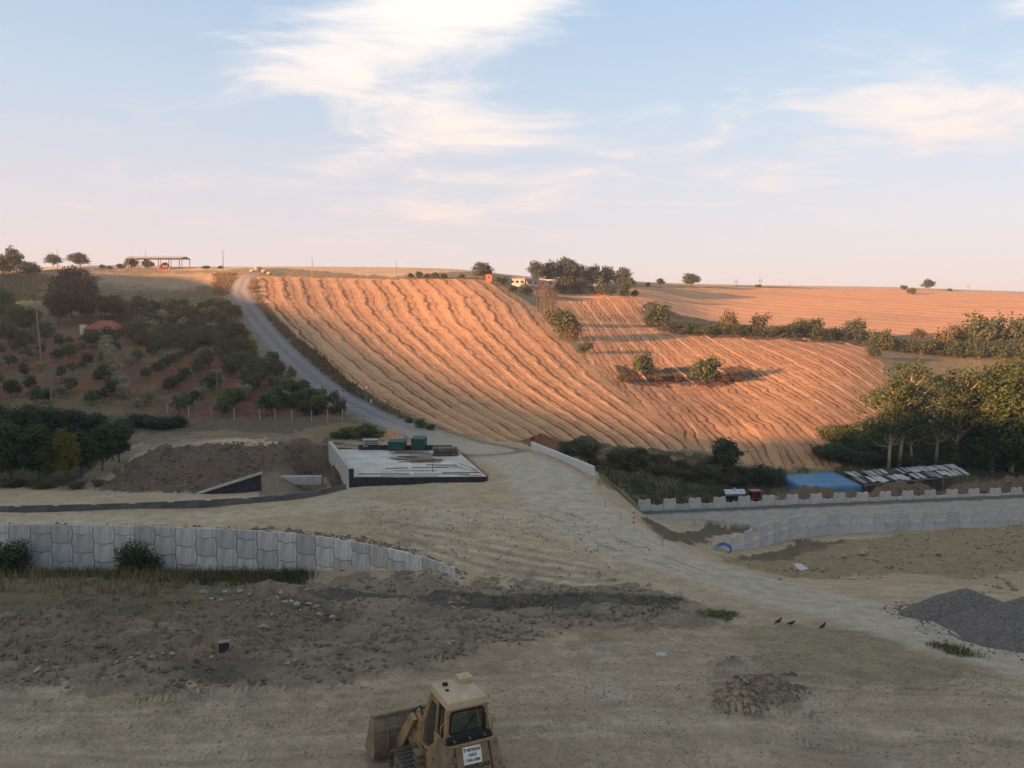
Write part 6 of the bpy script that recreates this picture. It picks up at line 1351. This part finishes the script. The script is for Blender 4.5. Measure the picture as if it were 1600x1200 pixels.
# loader tower, lift arms, linkage
for s in (-1, 1):
    MB().prism([(1.05, .9), (1.75, .9), (1.70, 1.9), (1.45, 2.05), (1.15, 1.7)], s * .50, s * .60, 'x').build('tower', M_CAT, LD, .015)
    MB().prism([(1.30, 1.95), (1.58, 2.02), (2.25, 1.35), (2.85, .62), (2.85, .34), (2.60, .40), (2.05, 1.05)], s * .64, s * .74, 'x').build('lift_arm', M_CAT, LD, .015)
    cy = MB().tube([(s * .44, 1.35, 1.05), (s * .62, 2.0, 1.10)], .075, 10).build('lift_cylinder', M_CATD, LD); MB().tube([(s * .62, 2.0, 1.10), (s * .66, 2.3, 1.12)], .04, 8).build('rod', M_CHR, cy)
    MB().prism([(1.85, 1.65), (2.05, 1.75), (2.30, 1.75), (2.45, 1.05), (2.30, .95), (2.05, 1.35)], s * .26, s * .34, 'x').build('bell_crank', M_CAT, LD, .01)
    ti = MB().tube([(s * .30, 1.40, 1.95), (s * .30, 2.0, 1.78)], .07, 10).build('tilt_cylinder', M_CATD, LD); MB().tube([(s * .30, 1.95, 1.79), (s * .30, 2.1, 1.74)], .035, 8).build('rod', M_CHR, ti)
    MB().bar((s * .30, 2.35, 1.05), (s * .30, 2.90, .95), .10, .14).build('push_link', M_CATD, LD)
    MB().tube([(s * .40, 1.2, 1.75), (s * .45, 1.6, 2.15), (s * .48, 2.0, 1.85), (s * .45, 2.2, 1.5)], .022, 6).build('hose', M_BLACK, LD)
MB().bar((-.6, 1.5, 1.6), (.6, 1.5, 1.6), .16).build('cross_tube', M_CATD, LD)
# bucket: curved shell, side plates, back ribs, teeth
bk = empty('bucket', (0, 2.85, .10), 0, LD); HB = 1.28
prof = [(.95, .02), (.30, .0), (.10, .10), (.0, .32), (.0, .70), (.06, 1.0), (.20, HB)]
t_ = .035; inner = [(.95, .05), (.31, .04), (.13, .13), (.04, .33), (.04, .69), (.095, .985), (.23, HB - .01)]
MB().prism(prof + inner[::-1], -1.34, 1.34, 'x').build('shell', M_BKT, bk)
for s in (-1, 1): MB().prism([(.98, .0), (.28, -.01), (.08, .08), (-.02, .31), (-.02, .71), (.04, 1.02), (.19, HB + .03), (.34, HB - .05), (.62, .62)], s * 1.34, s * 1.385, 'x').build('side_plate', M_BKT, bk, .006)
for x_ in (-1.0, -.62, -.36, .36, .62, 1.0): MB().prism([(.0, .15), (-.10, .34), (-.09, .72), (.0, 1.05), (.14, HB - .03), (.16, HB - .06), (.03, 1.0), (.01, .3)], x_ - .025, x_ + .025, 'x').build('rib', M_CATD, bk)
MB().bar((-1.34, .16, HB), (1.34, .16, HB), .10, .07).build('top_rail', M_BKT, bk); MB().bar((-1.34, .0, .92), (1.34, .0, .92), .07, .07).build('back_rail', M_BKT, bk); MB().prism([(-.03, .32), (-.03, .62), (.0, .62), (.0, .32)], -1.2, 1.2, 'x').build('wear_plate', M_CATD, bk)
for k in range(7): MB().prism([(.90, -.01), (1.18, .02), (.90, .10)], -1.14 + k * .38 - .05, -1.14 + k * .38 + .05, 'x').build('tooth', M_TRK, bk)

# ------------------------------------------------------------------ evening haze over the whole valley
def build_haze():
    x0, x1, y0, y1, z0, z1 = -910, 910, -710, 880, -22, 75
    o = MB().poly([(x, y, z) for z in (z0, z1) for x, y in ((x0, y0), (x1, y0), (x1, y1), (x0, y1))], [(3, 2, 1, 0), (4, 5, 6, 7), (0, 1, 5, 4), (1, 2, 6, 5), (2, 3, 7, 6), (3, 0, 4, 7)])
    M = bpy.data.materials.new('haze'); M.use_nodes = True; N = M.node_tree.nodes; N.remove(N['Principled BSDF'])
    v = N.new('ShaderNodeVolumePrincipled'); v.inputs['Color'].default_value = (.78, .85, 1.0, 1); v.inputs['Density'].default_value = 0.00022; v.inputs['Anisotropy'].default_value = 0.2
    M.node_tree.links.new(v.outputs[0], N['Material Output'].inputs['Volume'])
    tag(o.build('haze', M), 'thin evening haze over the valley', 'haze', kind='stuff')
build_haze()
